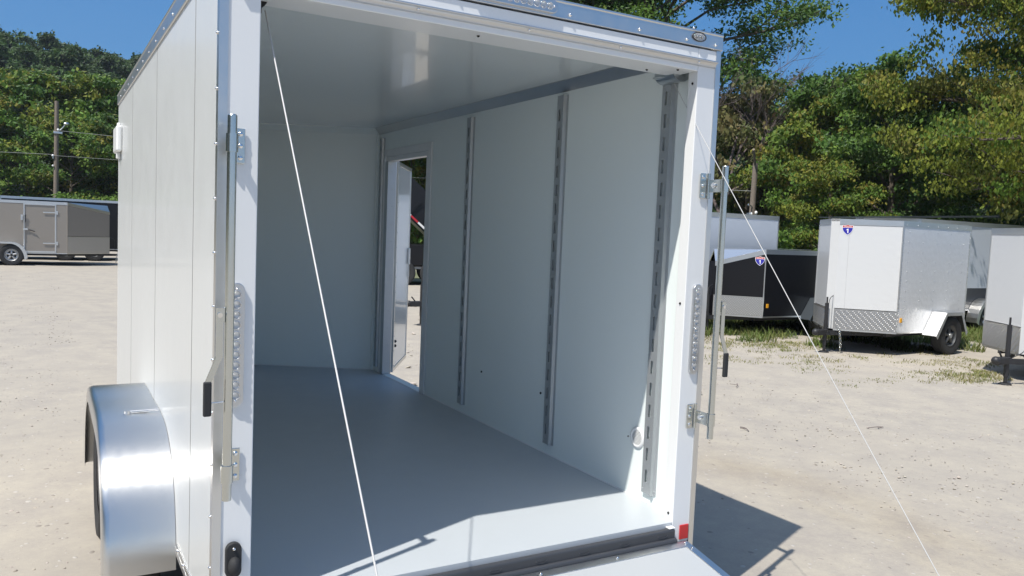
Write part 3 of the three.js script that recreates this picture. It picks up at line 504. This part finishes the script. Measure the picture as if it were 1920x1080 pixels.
  part('coupler', [rspan(jx - .02, jx + .24, y0 - .11, y0 - .01, -.045, .045, .015), (() => { const g = new THREE.SphereGeometry(.058, 14, 10); g.translate(jx + .25, y0 - .055, 0); return g; })(), rod([jx + .12, y0 - .02, 0], [jx + .2, y0 + .07, 0], .012, 8)], M.frame, t);
  part('tongue_jack', [rod([jx, y0 - .28, 0], [jx, y0 + (o.jackTop ?? .36), 0], .031, 14), rod([jx, .02, 0], [jx, y0 - .2, 0], .024, 12), rod([jx, .0, 0], [jx, .018, 0], .085, 16, .06), rod([jx, y0 + (o.jackTop ?? .36) - .02, 0], [jx, y0 + (o.jackTop ?? .36) + .10, 0], .014, 8)], M.frame, t);
  const links = []; for (let k = 0; k < 9; k++) { const g = new THREE.TorusGeometry(.018, .0045, 6, 12); g.scale(1, 1.5, 1); if (k % 2) g.rotateY(Math.PI / 2); g.translate(jx - .10 - .05 * Math.sin(k / 8 * 1.5), y0 - .02 - k * .036, -hw * .25 * (o.chainSide ?? 1)); links.push(g); }
  const hook = tube([[jx - .15, y0 - .33, -hw * .25 * (o.chainSide ?? 1)], [jx - .15, y0 - .40, -hw * .25 * (o.chainSide ?? 1)], [jx - .12, y0 - .42, -hw * .25 * (o.chainSide ?? 1)], [jx - .10, y0 - .38, -hw * .25 * (o.chainSide ?? 1)]], .006, 14, 6);
  part('safety_chain', [...links, hook], M.zinc, t);
  part('breakaway_cable', tube([[n, y0 + .55, -.05], [n + .16, y0 + .48, -.1], [n + .2, y0 + .1, -.12], [jx, y0 - .02, -.06]], .006, 20, 5), M.frame, t);
  if (o.sticker) { const [ax, ay, nose, s] = o.sticker; const m = new THREE.Mesh(sticker.g, sticker.m); m.name = 'shield_sticker'; m.castShadow = true; const k = ax / n; const nx = hw - c, nz = n, len = Math.hypot(nx, nz); m.position.set(ax + nx / len * .004, ay, s * (hw + (c - hw) * k + nz / len * .004)); m.rotation.y = Math.atan2(nx, s * nz); t.add(m); }
  return t;
}
const PI = Math.PI;
vTrailer({ label: 'small silver and white V-nosed trailer with blue shield sticker, single axle, on the gravel', x: 10.343, z: -6.105, th: 3.095, L: 2.05, w: 1.56, n: .66, blunt: .08, y0: .395, y1: 2.185, side: M.silverSkin, front: M.whiteSkin, plate: .335, seam: .84, axles: [-1.27], R: .325, fender: 'flat', rims: [M.rimDark, M.rim], rivets: true, amber: true, jack: .08, jackTop: .42, sticker: [.575, 2.03, 1, -1], tread: 2, fenderMat: M.alumDull });
vTrailer({ label: 'low black trailer with sloped chrome nose roof and shield sticker, left of the silver trailer', x: 9.93, z: -8.472, th: 3.124, L: 3.05, w: 1.462, n: .62, blunt: .08, drop: .26, y0: .39, y1: 1.62, side: M.blackSkin, front: M.blackSkin, plate: .36, tread: -1, seam: .99, axles: [-1.55], R: .33, fender: 'flat', fenderMat: std(lin(.28, .33, .38), .3, 1), rims: [M.rimDark], amber: true, jack: .05, jackTop: .36, roof: M.chrome, sticker: [.07, 1.42, 1, -1] });
vTrailer({ label: 'white trailer with tread plate nose cut off by the right edge of the view', x: 10.538, z: -3.14, th: 3.178, L: 3, w: 1.78, n: .5, blunt: .08, y0: .385, y1: 2.10, side: M.whiteSkin, front: M.whiteSkin, plate: .36, tread: 2, axles: [-1.7], R: .33, fender: 'flat', rims: [M.rimDark], rivets: true, jack: .40, jackTop: .42 });
vTrailer({ label: 'long pale grey trailer behind the low black one, its hitch showing through the side door', x: 5.63, z: -10.72, th: 3.1416, L: 6.85, w: 1.95, n: .75, blunt: .1, y0: .45, y1: 2.33, side: M.greySkin, front: M.greySkin, plate: .3, axles: [-3.6, -4.45], R: .33, fender: 'round', jack: .5, jackTop: .3 });
const backTrailer = vTrailer({ label: 'pale blue-grey trailer with black lower half and raised dark roof flap behind the silver trailer', x: 13.9, z: -8.3, th: 3.16, L: 4.2, w: 2.0, n: .6, blunt: .1, y0: .5, y1: 2.36, low: .96, side: M.greySkin, front: M.greySkin, plate: .4, axles: [-2.2, -3.0], R: .33, fender: 'round', jack: .5 });
part('roof_flap', hexa([[.75, 2.36, -1.06], [.6, 2.36, 1.06], [-2.6, 2.50, 1.06], [-2.6, 2.52, -1.06], [.75, 2.40, -1.06], [.6, 2.38, 1.06], [-2.6, 2.53, 1.06], [-2.6, 2.56, -1.06]]), M.roofDark, backTrailer);
vTrailer({ label: 'tan enclosed trailer with side door and slanted nose, parked far off at the left', x: -.96, z: -29.05, th: 0, L: 5.2, w: 2.1, n: 1.32, blunt: .16, drop: .26, y0: .42, y1: 2.10, side: M.tanSkin, front: M.tanSkin, plate: .56, tread: 1, seam: .99, axles: [-1.58, -2.42], R: .345, fender: 'round', rims: [M.rim], door: 1, jack: .35, jackTop: .3, trim: M.tanSkin, roof: M.alum, chainSide: -1 });
vTrailer({ label: 'black trailer standing just behind the tan trailer', x: 2.6, z: -32.6, th: 0, L: 5.6, w: 2.1, n: .8, y0: .46, y1: 2.28, side: M.blackSkin, front: M.blackSkin, plate: .4, axles: [-2.6, -3.55], R: .36, fender: null, rims: [M.rimDark], jack: .4 });

// dump trailer glimpsed through the side door, bed tipped up
{
  const t = thing('dump_trailer', 'black dump trailer with tilted bed and red and white tape, seen through the side door', 'trailer', [9.0, 0, -20.6], -.35);
  part('frame_rail', [span(-2.6, 1.8, .48, .60, -.75, -.6), span(-2.6, 1.8, .48, .60, .6, .75), span(-2.6, -2.48, .46, .62, -1.0, 1.0), span(1.7, 1.8, .48, .60, -.6, .6)], M.blackPaint, t);
  part('pump_box', [rspan(-2.4, -1.2, .605, 1.45, -.9, .9, .02), rspan(-1.1995, 1.6, .605, 1.25, -.88, .88, .02)], M.blackPaint, t);
  const B = new THREE.Group(); B.name = 'dump_bed'; B.position.set(.75, .72, 0); B.rotation.z = -.72; t.add(B);
  part('bed_floor', span(-4.1, 0, 0, .06, -1, 1), M.blackPaint, B);
  for (const s of [-1, 1]) { part('bed_side', [span(-4.1, 0, .062, .95, s * .94, s * 1.0), ...[-3.9, -3.0, -2.1, -1.2, -.3].map(x => span(x - .04, x + .04, .065, .6, s * 1.001, s * 1.06))], M.blackPaint, B);
    for (let k = 0; k < 14; k++) part(k % 2 ? 'red_tape' : 'white_tape', span(-4.05 + k * .29, -3.77 + k * .29, .055, .115, s * 1.061, s * 1.064), k % 2 ? M.redTape : M.whiteTape, B); }
  part('bed_front', span(-4.16, -4.101, 0, .95, -1, 1), M.blackPaint, B);
  part('hydraulic_ram', [rod([-.9, .75, .3], [-1.9, 2.55, .3], .05, 12), rod([-1.4, 1.65, .3], [-.9, .75, .3], .08, 12)], M.galv, t);
  for (const s of [-1, 1]) { for (let k = 0; k < 8; k++) part(k % 2 ? 'red_tape' : 'white_tape', span(-2.4 + k * .14, -2.28 + k * .14, 1.12, 1.18, s * .9005, s * .9035), k % 2 ? M.redTape : M.whiteTape, t); for (const x of [-.9, 0]) wheelOn(t, x, s * .92, .38, s, [M.rimDark]); }
  for (const [z0, z1, m] of [[-.9, -.45, M.whiteTape], [-.44, 0, M.redTape], [.01, .45, M.whiteTape], [.46, .9, M.redTape]]) part('bumper_tape', span(-2.604, -2.6005, .48, .58, z0, z1), m, t);
  part('tongue', [hexa([[-2.55, .62, -.5], [-2.55, .62, -.4], [-4.0, .62, .05], [-4.0, .62, -.05], [-2.55, .74, -.5], [-2.55, .74, -.4], [-4.0, .74, .05], [-4.0, .74, -.05]]), hexa([[-2.55, .621, .5], [-2.55, .621, .4], [-4.0, .621, -.05], [-4.0, .621, .05], [-2.55, .741, .5], [-2.55, .741, .4], [-4.0, .741, -.05], [-4.0, .741, .05]]), rod([-3.8, 0, 0], [-3.8, 1.1, 0], .04, 10)], M.blackPaint, t);
  for (let k = 0; k < 6; k++) part(k % 2 ? 'red_tape' : 'white_tape', span(-2.5 + k * .45, -2.07 + k * .45, .50, .57, .7505, .7535), k % 2 ? M.redTape : M.whiteTape, t);
}

// ---------------------------------------------------------------- utility poles and wires
function utilityPole(x, z, h, label, arms) {
  const t = thing('utility_pole', label, 'pole', [x, -.05, z]);
  part('pole_shaft', rod([0, 0, 0], [.05, h, 0], .15, 12, .105), M.pole, t);
  part('bracket', [rspan(-.12, .34, h - 1.82, h - 1.70, -.14, .14, .02), rspan(-.17, -.10, h * .60, h * .63, -.12, .12, .02)], M.galv, t);
  part('insulator', [stud(.12, h - 1.6, .12, .07), stud(-.14, h * .62, .1, .07), stud(-.14, h * .55, .1, .06)], M.plastic, t);
  if (arms) { const pts = [[.12, h - 1.7, .1], [.32, h - 1.5, .12], [.46, h - 1.28, .14]]; part('lamp_arm', [tube(pts, .035, 14, 6), (() => { const g = new THREE.SphereGeometry(.13, 12, 8); g.scale(1.2, .7, .8); g.translate(.52, h - 1.24, .15); return g; })()], M.galv, t); }
  return t;
}
utilityPole(-1.13, -49.7, 8.05, 'weathered wooden utility pole with wires, behind the tan trailer', true);
const poleRight = utilityPole(18.33, -16.1, 4.35, 'grey wooden utility pole among the trees at the right', false);
part('crossarm', rod([.05, 4.25, 0], [-.42, 4.75, .3], .05, 8), M.pole, poleRight); part('steel_brace', rod([-.42, 3.0, .2], [.1, 2.92, 0], .03, 8), M.galv, poleRight); poleRight.scale.set(.8, 1, .8);
const wire = (label, pts, r, mat) => { const m = new THREE.Mesh(tube(pts, r, 40, 5), mat); m.name = numbered('overhead_wire'); m.userData = { label, category: 'wire', group: 'overhead wires' }; m.castShadow = true; scene.add(m); };
wire('lower overhead wire running left from the wooden pole', [[-26, 5.9, -66], [-14, 5.2, -58], [-1.3, 5.0, -49.6]], .014, M.lightWire);
wire('upper overhead wire running right from the wooden pole', [[-1.0, 6.35, -49.6], [10, 5.7, -43.5], [27, 5.9, -36]], .012, M.lightWire);
wire('lower overhead wire running right from the wooden pole', [[-1.2, 4.95, -49.6], [10, 4.6, -43], [18.3, 3.4, -16.1]], .011, M.lightWire);

// ---------------------------------------------------------------- vegetation
function leafCloud(clusters, per, size, spread, palette, seed, droop = .35) {
  const r = rng(seed), N = clusters.length * per, pos = new Float32Array(N * 18), nor = new Float32Array(N * 18), col = new Float32Array(N * 18); let o = 0;
  const a = V(), s = V(), n = V(), c = V();
  const gauss = () => (r() + r() + r() - 1.5) * 1.15;
  for (const q of clusters) {
    const tone = palette[Math.floor(r() * palette.length)], bright = .82 + r() * .36, up = V((r() - .5) * .7, 1, (r() - .5) * .7).normalize();
    for (let k = 0; k < per; k++) {
      c.set(q[0] + gauss() * spread, q[1] + gauss() * spread * .55, q[2] + gauss() * spread);
      a.set(r() - .5, (r() - .5) * .8 - droop, r() - .5).normalize(); n.copy(up).add(V((r() - .5) * 1.5, (r() - .5) * .9, (r() - .5) * 1.5)).normalize(); s.crossVectors(a, n).normalize(); n.crossVectors(s, a);
      const L = size * (.5 + r() * 1.0), W = L * (.26 + r() * .1);
      const p0 = [c.x, c.y, c.z], p2 = [c.x + a.x * L, c.y + a.y * L, c.z + a.z * L], f = .12 * L;
      const p1 = [c.x + a.x * L * .45 + s.x * W - n.x * f, c.y + a.y * L * .45 + s.y * W - n.y * f, c.z + a.z * L * .45 + s.z * W - n.z * f], p3 = [c.x + a.x * L * .45 - s.x * W - n.x * f, c.y + a.y * L * .45 - s.y * W - n.y * f, c.z + a.z * L * .45 - s.z * W - n.z * f];
      const b = bright * (.8 + r() * .4), yl = r() < .04 ? 1.3 : 1;
      for (const v of [p0, p1, p2, p0, p2, p3]) { pos.set(v, o); nor.set([n.x, n.y, n.z], o); col.set([tone[0] * b * yl, tone[1] * b, tone[2] * b], o); o += 3; }
    }
  }
  const g = new THREE.BufferGeometry(); g.setAttribute('position', new THREE.BufferAttribute(pos, 3)); g.setAttribute('normal', new THREE.BufferAttribute(nor, 3)); g.setAttribute('color', new THREE.BufferAttribute(col, 3)); return g;
}
// skeleton of a broadleaf tree: trunk, limbs, branches; leaf clusters sit on the twigs
function growTree({ h, base, R, seed, limbs = 16, sub = 6, twigs = 4, lean = 0, top = .9, hollow = .35 }) {
  const r = rng(seed), wood = [], clusters = [];
  const trunkAt = t => V(lean * t * t * h * .2 + Math.sin(t * 5 + seed) * .12 * t, t * h * top, Math.cos(t * 4 + seed) * .15 * t);
  const r0 = .022 * h + .05;
  for (let i = 0; i < 7; i++) { const a = trunkAt(i / 7), b = trunkAt((i + 1) / 7); wood.push(rod(a.toArray(), b.toArray(), r0 * (1 - i / 7.6), 8, r0 * (1 - (i + 1) / 7.6))); }
  for (let i = 0; i < limbs; i++) {
    const t = base + (.97 - base) * Math.pow((i + .5) / limbs, .9), p = trunkAt(t), az = i * 2.39996 + r() * .7, u = (t - base) / (1 - base);
    const reach = R * (Math.pow(Math.sin(Math.PI * Math.min(1, .18 + u * .78)), .75)) * (.62 + r() * .5), rise = (.25 + u * .75) * reach * (.5 + r() * .4) - (u < .25 ? reach * .15 : 0);
    const e = p.clone().add(V(Math.cos(az) * reach, rise, Math.sin(az) * reach)), m = p.clone().lerp(e, .5).add(V(0, reach * .10, 0)), rl = r0 * .36 * (1 - .55 * t);
    wood.push(rod(p.toArray(), m.toArray(), rl, 6, rl * .65), rod(m.toArray(), e.toArray(), rl * .65, 5, rl * .22));
    for (let j = 0; j < sub; j++) {
      const v = hollow + (1 - hollow) * (j + r() * .8) / sub, q = v < .5 ? p.clone().lerp(m, v * 2) : m.clone().lerp(e, v * 2 - 1), a2 = az + (j % 2 ? 1 : -1) * (.5 + r() * .8), len = reach * (.22 + .26 * r()) * (1.15 - v * .4);
      const f = q.clone().add(V(Math.cos(a2) * len, len * (.05 + r() * .6), Math.sin(a2) * len)); wood.push(rod(q.toArray(), f.toArray(), rl * .3, 4, rl * .12));
      for (let k = 0; k < twigs; k++) { const w = q.clone().lerp(f, .35 + .75 * (k + r()) / twigs).add(V((r() - .5) * len * .7, (r() - .35) * len * .55, (r() - .5) * len * .7)); clusters.push(w.toArray()); }
    }
  }
  for (let k = 0; k < 8; k++) { const p = trunkAt(.9 + r() * .12); clusters.push([p.x + (r() - .5) * R * .3, p.y + r() * .06 * h, p.z + (r() - .5) * R * .3]); }
  return { wood, clusters };
}
const LEAF = 1.85, tint = a => a.map(c => c.map(v => v * LEAF));
const GREEN = { deep: tint([[.040, .085, .015], [.048, .096, .018], [.035, .074, .016]]), mid: tint([[.058, .104, .014], [.072, .116, .016], [.050, .096, .016]]), yellow: tint([[.098, .118, .014], [.115, .130, .018], [.078, .108, .014], [.125, .120, .020]]), blue: tint([[.040, .078, .034], [.034, .068, .030], [.048, .085, .036]]), fresh: tint([[.085, .150, .026], [.100, .165, .030]]), olive: tint([[.085, .085, .030], [.11, .095, .038], [.065, .078, .026]]) };
const kinds = {};
function treeKind(key, o) { const s = growTree(o); const g = { wood: merge(s.wood), crown: leafCloud(s.clusters, o.per, o.leaf, o.spread, o.palette, o.seed + 1, o.droop) }; kinds[key] = g; return g; }
function plantTree(key, label, x, z, { turn = 0, scale = 1, sy = 1, group = 'trees round the yard', name = 'broadleaf_tree', y = -.05 } = {}) {
  const k = kinds[key], t = thing(name, label, name === 'shrub' ? 'shrub' : 'tree', [x, y, z], turn, group); t.scale.set(scale, scale * sy, scale);
  part(name === 'shrub' ? 'stems' : 'trunk', k.wood, k.bark ?? M.bark, t); part(name === 'shrub' ? 'foliage' : 'crown', k.crown, M.leaf, t); return t;
}
treeKind('walnut', { h: 14, base: .14, R: 5.4, seed: 3, limbs: 26, sub: 8, twigs: 5, per: 104, leaf: .118, spread: .44, palette: GREEN.yellow.concat(GREEN.yellow, GREEN.mid, [[.26, .27, .07]]), droop: .8 });
treeKind('broad', { h: 9, base: .12, R: 3.6, seed: 21, limbs: 20, sub: 7, twigs: 4, per: 56, leaf: .165, spread: .42, palette: GREEN.mid.concat(GREEN.deep), droop: .4 });
treeKind('golden', { h: 8, base: .10, R: 3.0, seed: 33, limbs: 18, sub: 7, twigs: 4, per: 54, leaf: .16, spread: .40, palette: GREEN.yellow.concat(GREEN.mid), droop: .5 });
treeKind('airy', { h: 17, base: .30, R: 6.2, seed: 41, limbs: 30, sub: 9, twigs: 4, per: 64, leaf: .18, spread: .55, palette: GREEN.deep.concat(GREEN.mid), hollow: .5, droop: .2 });
treeKind('rust', { h: 8, base: .15, R: 3.2, seed: 51, limbs: 16, sub: 6, twigs: 4, per: 30, leaf: .20, spread: .45, palette: GREEN.olive, droop: .5 });
treeKind('far', { h: 13, base: .08, R: 6.0, seed: 61, limbs: 26, sub: 8, twigs: 4, per: 34, leaf: .34, spread: .62, palette: GREEN.mid.concat(GREEN.deep, GREEN.fresh, GREEN.yellow), hollow: .45 });
treeKind('bush', { h: 2.6, base: .05, R: 1.9, seed: 71, limbs: 12, sub: 5, twigs: 3, per: 26, leaf: .15, spread: .26, palette: GREEN.fresh.concat(GREEN.mid) });

// right-hand side
plantTree('walnut', 'tall yellow-green tree filling the upper right corner', 23.0, -9.4, { turn: .4 });
plantTree('walnut', 'yellow-green tree just outside the right edge, its leaves hanging into view', 19.5, -5.2, { turn: 2.6, scale: .85 });
plantTree('golden', 'yellow-green tree in the gap right of the wooden pole', 22.4, -16.6, { turn: 1, scale: .9 });
plantTree('broad', 'green tree whose pointed top stands against the sky between the two tallest trees', 25.2, -18.2, { turn: 2 });
plantTree('broad', 'dense green tree directly behind the silver trailer, under the tall corner tree', 21.6, -13.4, { turn: 4.1, scale: .8 });
plantTree('golden', 'low yellow-green tree in front of the dark woods behind the silver trailer', 18.2, -13.0, { turn: 3.3, scale: .55 });
plantTree('airy', 'tall airy dark green tree rising above the open trailer roof', 22.7, -27.2, { turn: .8, scale: 1.0 });
plantTree('airy', 'dark green tree half hidden behind the right rear post', 18.0, -31.0, { turn: 3.8, scale: .95 });
plantTree('rust', 'brownish dying tree beside the right wooden pole', 24.2, -21.8, { turn: .5 });
plantTree('rust', 'rusty olive tree at the back, between the dying tree and the green pointed tree', 27.6, -22.6, { turn: 2.4, scale: .9 });
const backRow = [[29, -24, .95, 'broad'], [32, -19, .9, 'broad'], [30.5, -14, .95, 'broad'], [27, -9.5, 1.1, 'broad'], [25, -4, 1.2, 'golden'], [27, -31, 1.1, 'broad'], [20, -35, 1.2, 'far'], [14, -39, 1.0, 'far'], [25, -41, 1.1, 'far']];
const backLabels = ['green tree at the back, directly behind the dying tree', 'farthest green tree behind the pointed tree', 'green tree at the back behind the silver trailer', 'green tree behind the trunk of the tall corner tree', 'yellow-green tree behind the white trailer at the right edge', 'green tree low behind the airy tree and the right wooden pole', 'large green tree hidden behind the open trailer, near its right rear post', 'large dark green tree behind the dump trailer', 'large green tree farthest back behind the airy trees'];
backRow.forEach(([x, z, s, k], i) => plantTree(k, backLabels[i], x, z, { turn: i * 1.7, scale: s, group: 'wood behind the right hand trailers' }));
[[16.2, -15.2, .75, 'bright green shrub above the roof of the long pale grey trailer, right end'], [17.6, -14.4, .85, 'bright green shrub in the gap right of the long pale grey trailer'], [14.6, -16.2, .8, 'bright green shrub seen just right of the right rear post'], [19.4, -12.1, .8, 'green shrub showing over the roof of the silver trailer'], [17.0, -11.6, .62, 'low green shrub behind the low black trailer, next to the silver one'], [21, -9.3, .8, 'green shrub behind the raised dark roof flap'], [23, -7.4, .8, 'green shrub at the right edge behind the white trailer'], [12.8, -17.4, .9, 'green shrub hidden behind the open trailer, farthest left of its row']].forEach(([x, z, s, l], i) => plantTree('bush', l, x, z, { turn: i * 2.1, scale: s, name: 'shrub', group: 'shrubs below the trees' }));
// dead branches
{
  const r = rng(9), t = thing('bare_tree', 'bare purple-brown dead tree reaching out below the airy tree', 'tree', [21.0, 0, -20.4]); const tw = [], main = [];
  const grow = (p, d, len, rad, depth) => { const e = p.clone().addScaledVector(d, len); (depth > 2 ? main : tw).push(rod(p.toArray(), e.toArray(), rad, depth > 2 ? 7 : 4, rad * .62)); if (!depth) return; const n = depth > 3 ? 3 : 4; for (let k = 0; k < n; k++) { const q = d.clone().add(V((r() - .5) * 1.5, (r() - .42) * .9, (r() - .5) * 1.5)).normalize(); grow(p.clone().lerp(e, .45 + .55 * (k + 1) / n), q, len * (.55 + r() * .25), rad * .52, depth - 1); } };
  grow(V(0, 0, 0), V(.08, 1, 0).normalize(), 4.2, .13, 5); grow(V(.2, 3.4, 0), V(.6, .5, .35).normalize(), 2.6, .08, 4); grow(V(.1, 4.2, 0), V(-.5, .6, .2).normalize(), 2.2, .07, 4);
  part('trunk', main, M.deadBark, t); part('branches', tw, M.deadBark, t, { kind: 'stuff' });
}
// left side: tall trees behind the tan trailer and the pole
[[-2.6, -61, .88, .3, 'leftmost tall green tree behind the tan trailer'], [3.4, -62, .86, 1.9, 'tall green tree behind the wooden pole on the left'], [8.8, -60, .68, 4, 'green tree beside the far corner of the open trailer'], [-10, -62, .9, 3, 'green tree outside the left edge'], [-.2, -55, .62, 5, 'shorter tree in front of the tall ones behind the tan trailer'], [6, -54, .60, 2.4, 'short bushy tree between pole and open trailer'], [14.5, -56, .9, 1, 'dark tree seen through the side door, left'], [21.5, -52, 1.0, 2, 'dark tree seen through the side door, right']].forEach(([x, z, s, a, l]) => plantTree('far', l, x, z, { turn: a, scale: s, group: 'trees behind the tan trailer' }));
[[-5, -50, 1.2], [0, -48.5, 1.0], [3.2, -49.5, 1.1], [6.4, -47.5, 1.1], [-9, -49, 1.3], [10.5, -46, 1.3], [14, -44, 1.3], [18, -42, 1.3]].forEach(([x, z, s], i) => plantTree('bush', 'dark shrub along the far edge of the yard behind the tan trailer', x, z, { turn: i, scale: s, name: 'shrub', group: 'shrubs along the far edge' }));

// wooded hills all round the valley
{
  const r = rng(404), seg = 160, rings = 10, pos = [], idx = [];
  const ridge = a => 25 + 4.5 * noise2(Math.cos(a) * 2.2, Math.sin(a) * 2.2) - (Math.sin(a) > .2 ? 9 : 0);
  const centre = [0, -20];
  const hillAt = (a, u) => [centre[0] + Math.sin(a) * (62 + u * 75), ridge(a) * Math.pow(Math.sin(u * PI / 2), 1.15) * .82, centre[1] - Math.cos(a) * (62 + u * 75)];
  const a0 = -2.3, a1 = 2.0;
  for (let i = 0; i <= seg; i++) for (let j = 0; j <= rings; j++) { const p = hillAt(a0 + (a1 - a0) * i / seg, j / rings); pos.push(p[0], p[1] - .4, p[2]); }
  for (let i = 0; i < seg; i++) for (let j = 0; j < rings; j++) { const a = i * (rings + 1) + j, b = a + rings + 1; idx.push(a, a + 1, b, b, a + 1, b + 1); }
  const g = new THREE.BufferGeometry(); g.setAttribute('position', new THREE.Float32BufferAttribute(pos, 3)); g.setIndex(idx); g.computeVertexNormals();
  const hill = new THREE.Mesh(g, std(lin(.05, .065, .025), 1)); hill.name = 'hills'; structure(hill); hill.receiveShadow = true; scene.add(hill);
  const tr = growTree({ h: 9, base: .05, R: 4.2, seed: 88, limbs: 15, sub: 5, twigs: 3 }), crown = leafCloud(tr.clusters, 30, .42, .62, [[1, 1, 1], [.85, .92, .9], [1.1, 1.05, .9]], 89);
  const spots = []; for (let k = 0; k < 1500; k++) { const a = a0 + (a1 - a0) * r(), u = .02 + .98 * Math.sqrt(r()); const p = hillAt(a, u); if (p[2] > -40 && p[0] > -45 && p[0] < 45) continue; spots.push(p); }
  const im = new THREE.InstancedMesh(crown, M.leaf, spots.length), m4 = new THREE.Matrix4(), q = new THREE.Quaternion(), c = new THREE.Color();
  spots.forEach((p, i) => { q.setFromAxisAngle(V(0, 1, 0), r() * 6.3); const s = .75 + r() * .5; m4.compose(V(p[0], p[1] - 2, p[2]), q, V(s, s * (.85 + r() * .3), s)); im.setMatrixAt(i, m4); const t = .8 + r() * .4; c.setRGB(.062 * t, .112 * t, .032 * t); im.setColorAt(i, c); });
  im.name = 'hillside_forest'; im.userData = { kind: 'stuff', label: 'dense dark forest covering the distant hillside', category: 'forest' }; im.castShadow = true; scene.add(im);
}
// grass: rank growth under and behind the parked trailers, thin tufts on the gravel
{
  const r = rng(808), blades = (n, hgt, spr, seed) => { const q = rng(seed), pos = [], col = [], nor = []; for (let k = 0; k < n; k++) { const x = (q() - .5) * spr, z = (q() - .5) * spr, a = q() * 6.3, l = hgt * (.5 + q() * .6), w = .004 + q() * .004, bx = Math.cos(a) * l * .85, bz = Math.sin(a) * l * .85, sx = -Math.sin(a) * w, sz = Math.cos(a) * w; const t = .7 + q() * .6; const A = [x - sx, 0, z - sz], B = [x + sx, 0, z + sz], C = [x + bx * .4 + sx * .8, l * .6, z + bz * .4 + sz * .8], D = [x + bx * .4 - sx * .8, l * .6, z + bz * .4 - sz * .8], E2 = [x + bx, l, z + bz]; for (const v of [A, B, C, A, C, D, D, C, E2]) { pos.push(...v); col.push(t, t, t); nor.push(Math.cos(a) * .4, .8, Math.sin(a) * .4); } } const g = new THREE.BufferGeometry(); g.setAttribute('position', new THREE.Float32BufferAttribute(pos, 3)); g.setAttribute('normal', new THREE.Float32BufferAttribute(nor, 3)); g.setAttribute('color', new THREE.Float32BufferAttribute(col, 3)); return g; };
  const field = (name, label, geo, spots, pal) => { const im = new THREE.InstancedMesh(geo, M.grass, spots.length), m4 = new THREE.Matrix4(), q = new THREE.Quaternion(), c = new THREE.Color(); spots.forEach(([x, z, s], i) => { q.setFromAxisAngle(V(0, 1, 0), r() * 6.3); m4.compose(V(x, -.004, z), q, V(s, s * (.7 + r() * .6), s)); im.setMatrixAt(i, m4); const p = pal[Math.floor(r() * pal.length)], t = .8 + r() * .4; c.setRGB(p[0] * t, p[1] * t, p[2] * t); im.setColorAt(i, c); }); im.name = name; im.userData = { kind: 'stuff', label, category: 'grass' }; im.castShadow = true; scene.add(im); };
  const rank = [], thin = [];
  for (let k = 0; k < 5200; k++) { const x = 8.5 + r() * 12, z = -4.2 - r() * 9.5; if (x * .55 - z * .83 < 11.9 + noise2(x * .7, z * .7) * 1.4) continue; rank.push([x, z, .8 + r() * .8]); }
  for (const [cx, cz, n, sp] of [[9.0, -6.9, 80, .9], [9.8, -6.75, 50, .6], [8.4, -7.4, 40, .8], [9.4, -5.2, 16, .9], [7.9, -4.7, 20, .4], [8.6, -4.0, 14, .6], [10.0, -3.9, 46, .42], [9.7, -3.6, 34, .4], [9.0, -3.8, 24, .6], [7.3, -5.8, 24, .6], [10.8, -5.1, 40, .8], [8.2, -5.6, 20, .8], [8.6, -8.4, 40, .8], [7.6, -3.9, 14, .4], [10.9, -4.5, 40, .6]]) for (let k = 0; k < n; k++) { const a = r() * 6.3, d = Math.sqrt(r()) * sp; thin.push([cx + Math.cos(a) * d * 1.4, cz + Math.sin(a) * d * .7, .4 + r() * .6]); }
  field('rank_grass', 'rank green grass growing around and behind the parked trailers', blades(26, .13, .30, 5), rank, [[.13, .20, .035], [.16, .225, .045], [.20, .22, .06]]);
  field('grass_tufts', 'thin dry grass tufts sprouting from the gravel', blades(20, .042, .24, 6), thin, [[.27, .26, .085], [.21, .24, .065], [.34, .31, .15]]);
}
// dry twigs lying on the yard
[[3.3, -3.6, .5, 'dry twig on the dirt nearest the right rear post'], [4.2, -2.7, 1.9, 'dry twig on the dirt close to the thin right cable'], [2.2, -4.1, 1.1, 'dry twig on the dirt beside the right wall of the open trailer'], [5.4, -2.2, .2, 'dry twig on the dirt right of the thin cable'], [5.9, -4.4, 2.4, 'dry twig on the dirt nearest the grass by the silver trailer']].forEach(([x, z, a, text], i) => { const r = rng(900 + i), l = .16 + r() * .12, dx = Math.cos(a) * l, dz = Math.sin(a) * l; const m = part('dry_twig', [tube([[0, .006, 0], [dx * .5, .018, dz * .5 + .02], [dx, .008, dz]], .004, 10, 5), tube([[dx * .5, .016, dz * .5 + .02], [dx * .6 - dz * .3, .02, dz * .6 + dx * .3]], .003, 6, 4)], M.deadBark, scene); m.name = numbered('dry_twig'); m.position.set(x, 0, z); m.userData = { label: text, category: 'twig', group: 'twigs on the dirt' }; });

// thin summer haze
scene.fog = new THREE.FogExp2(new THREE.Color(.78, .87, .98), .0003);
renderer.render(scene, camera);
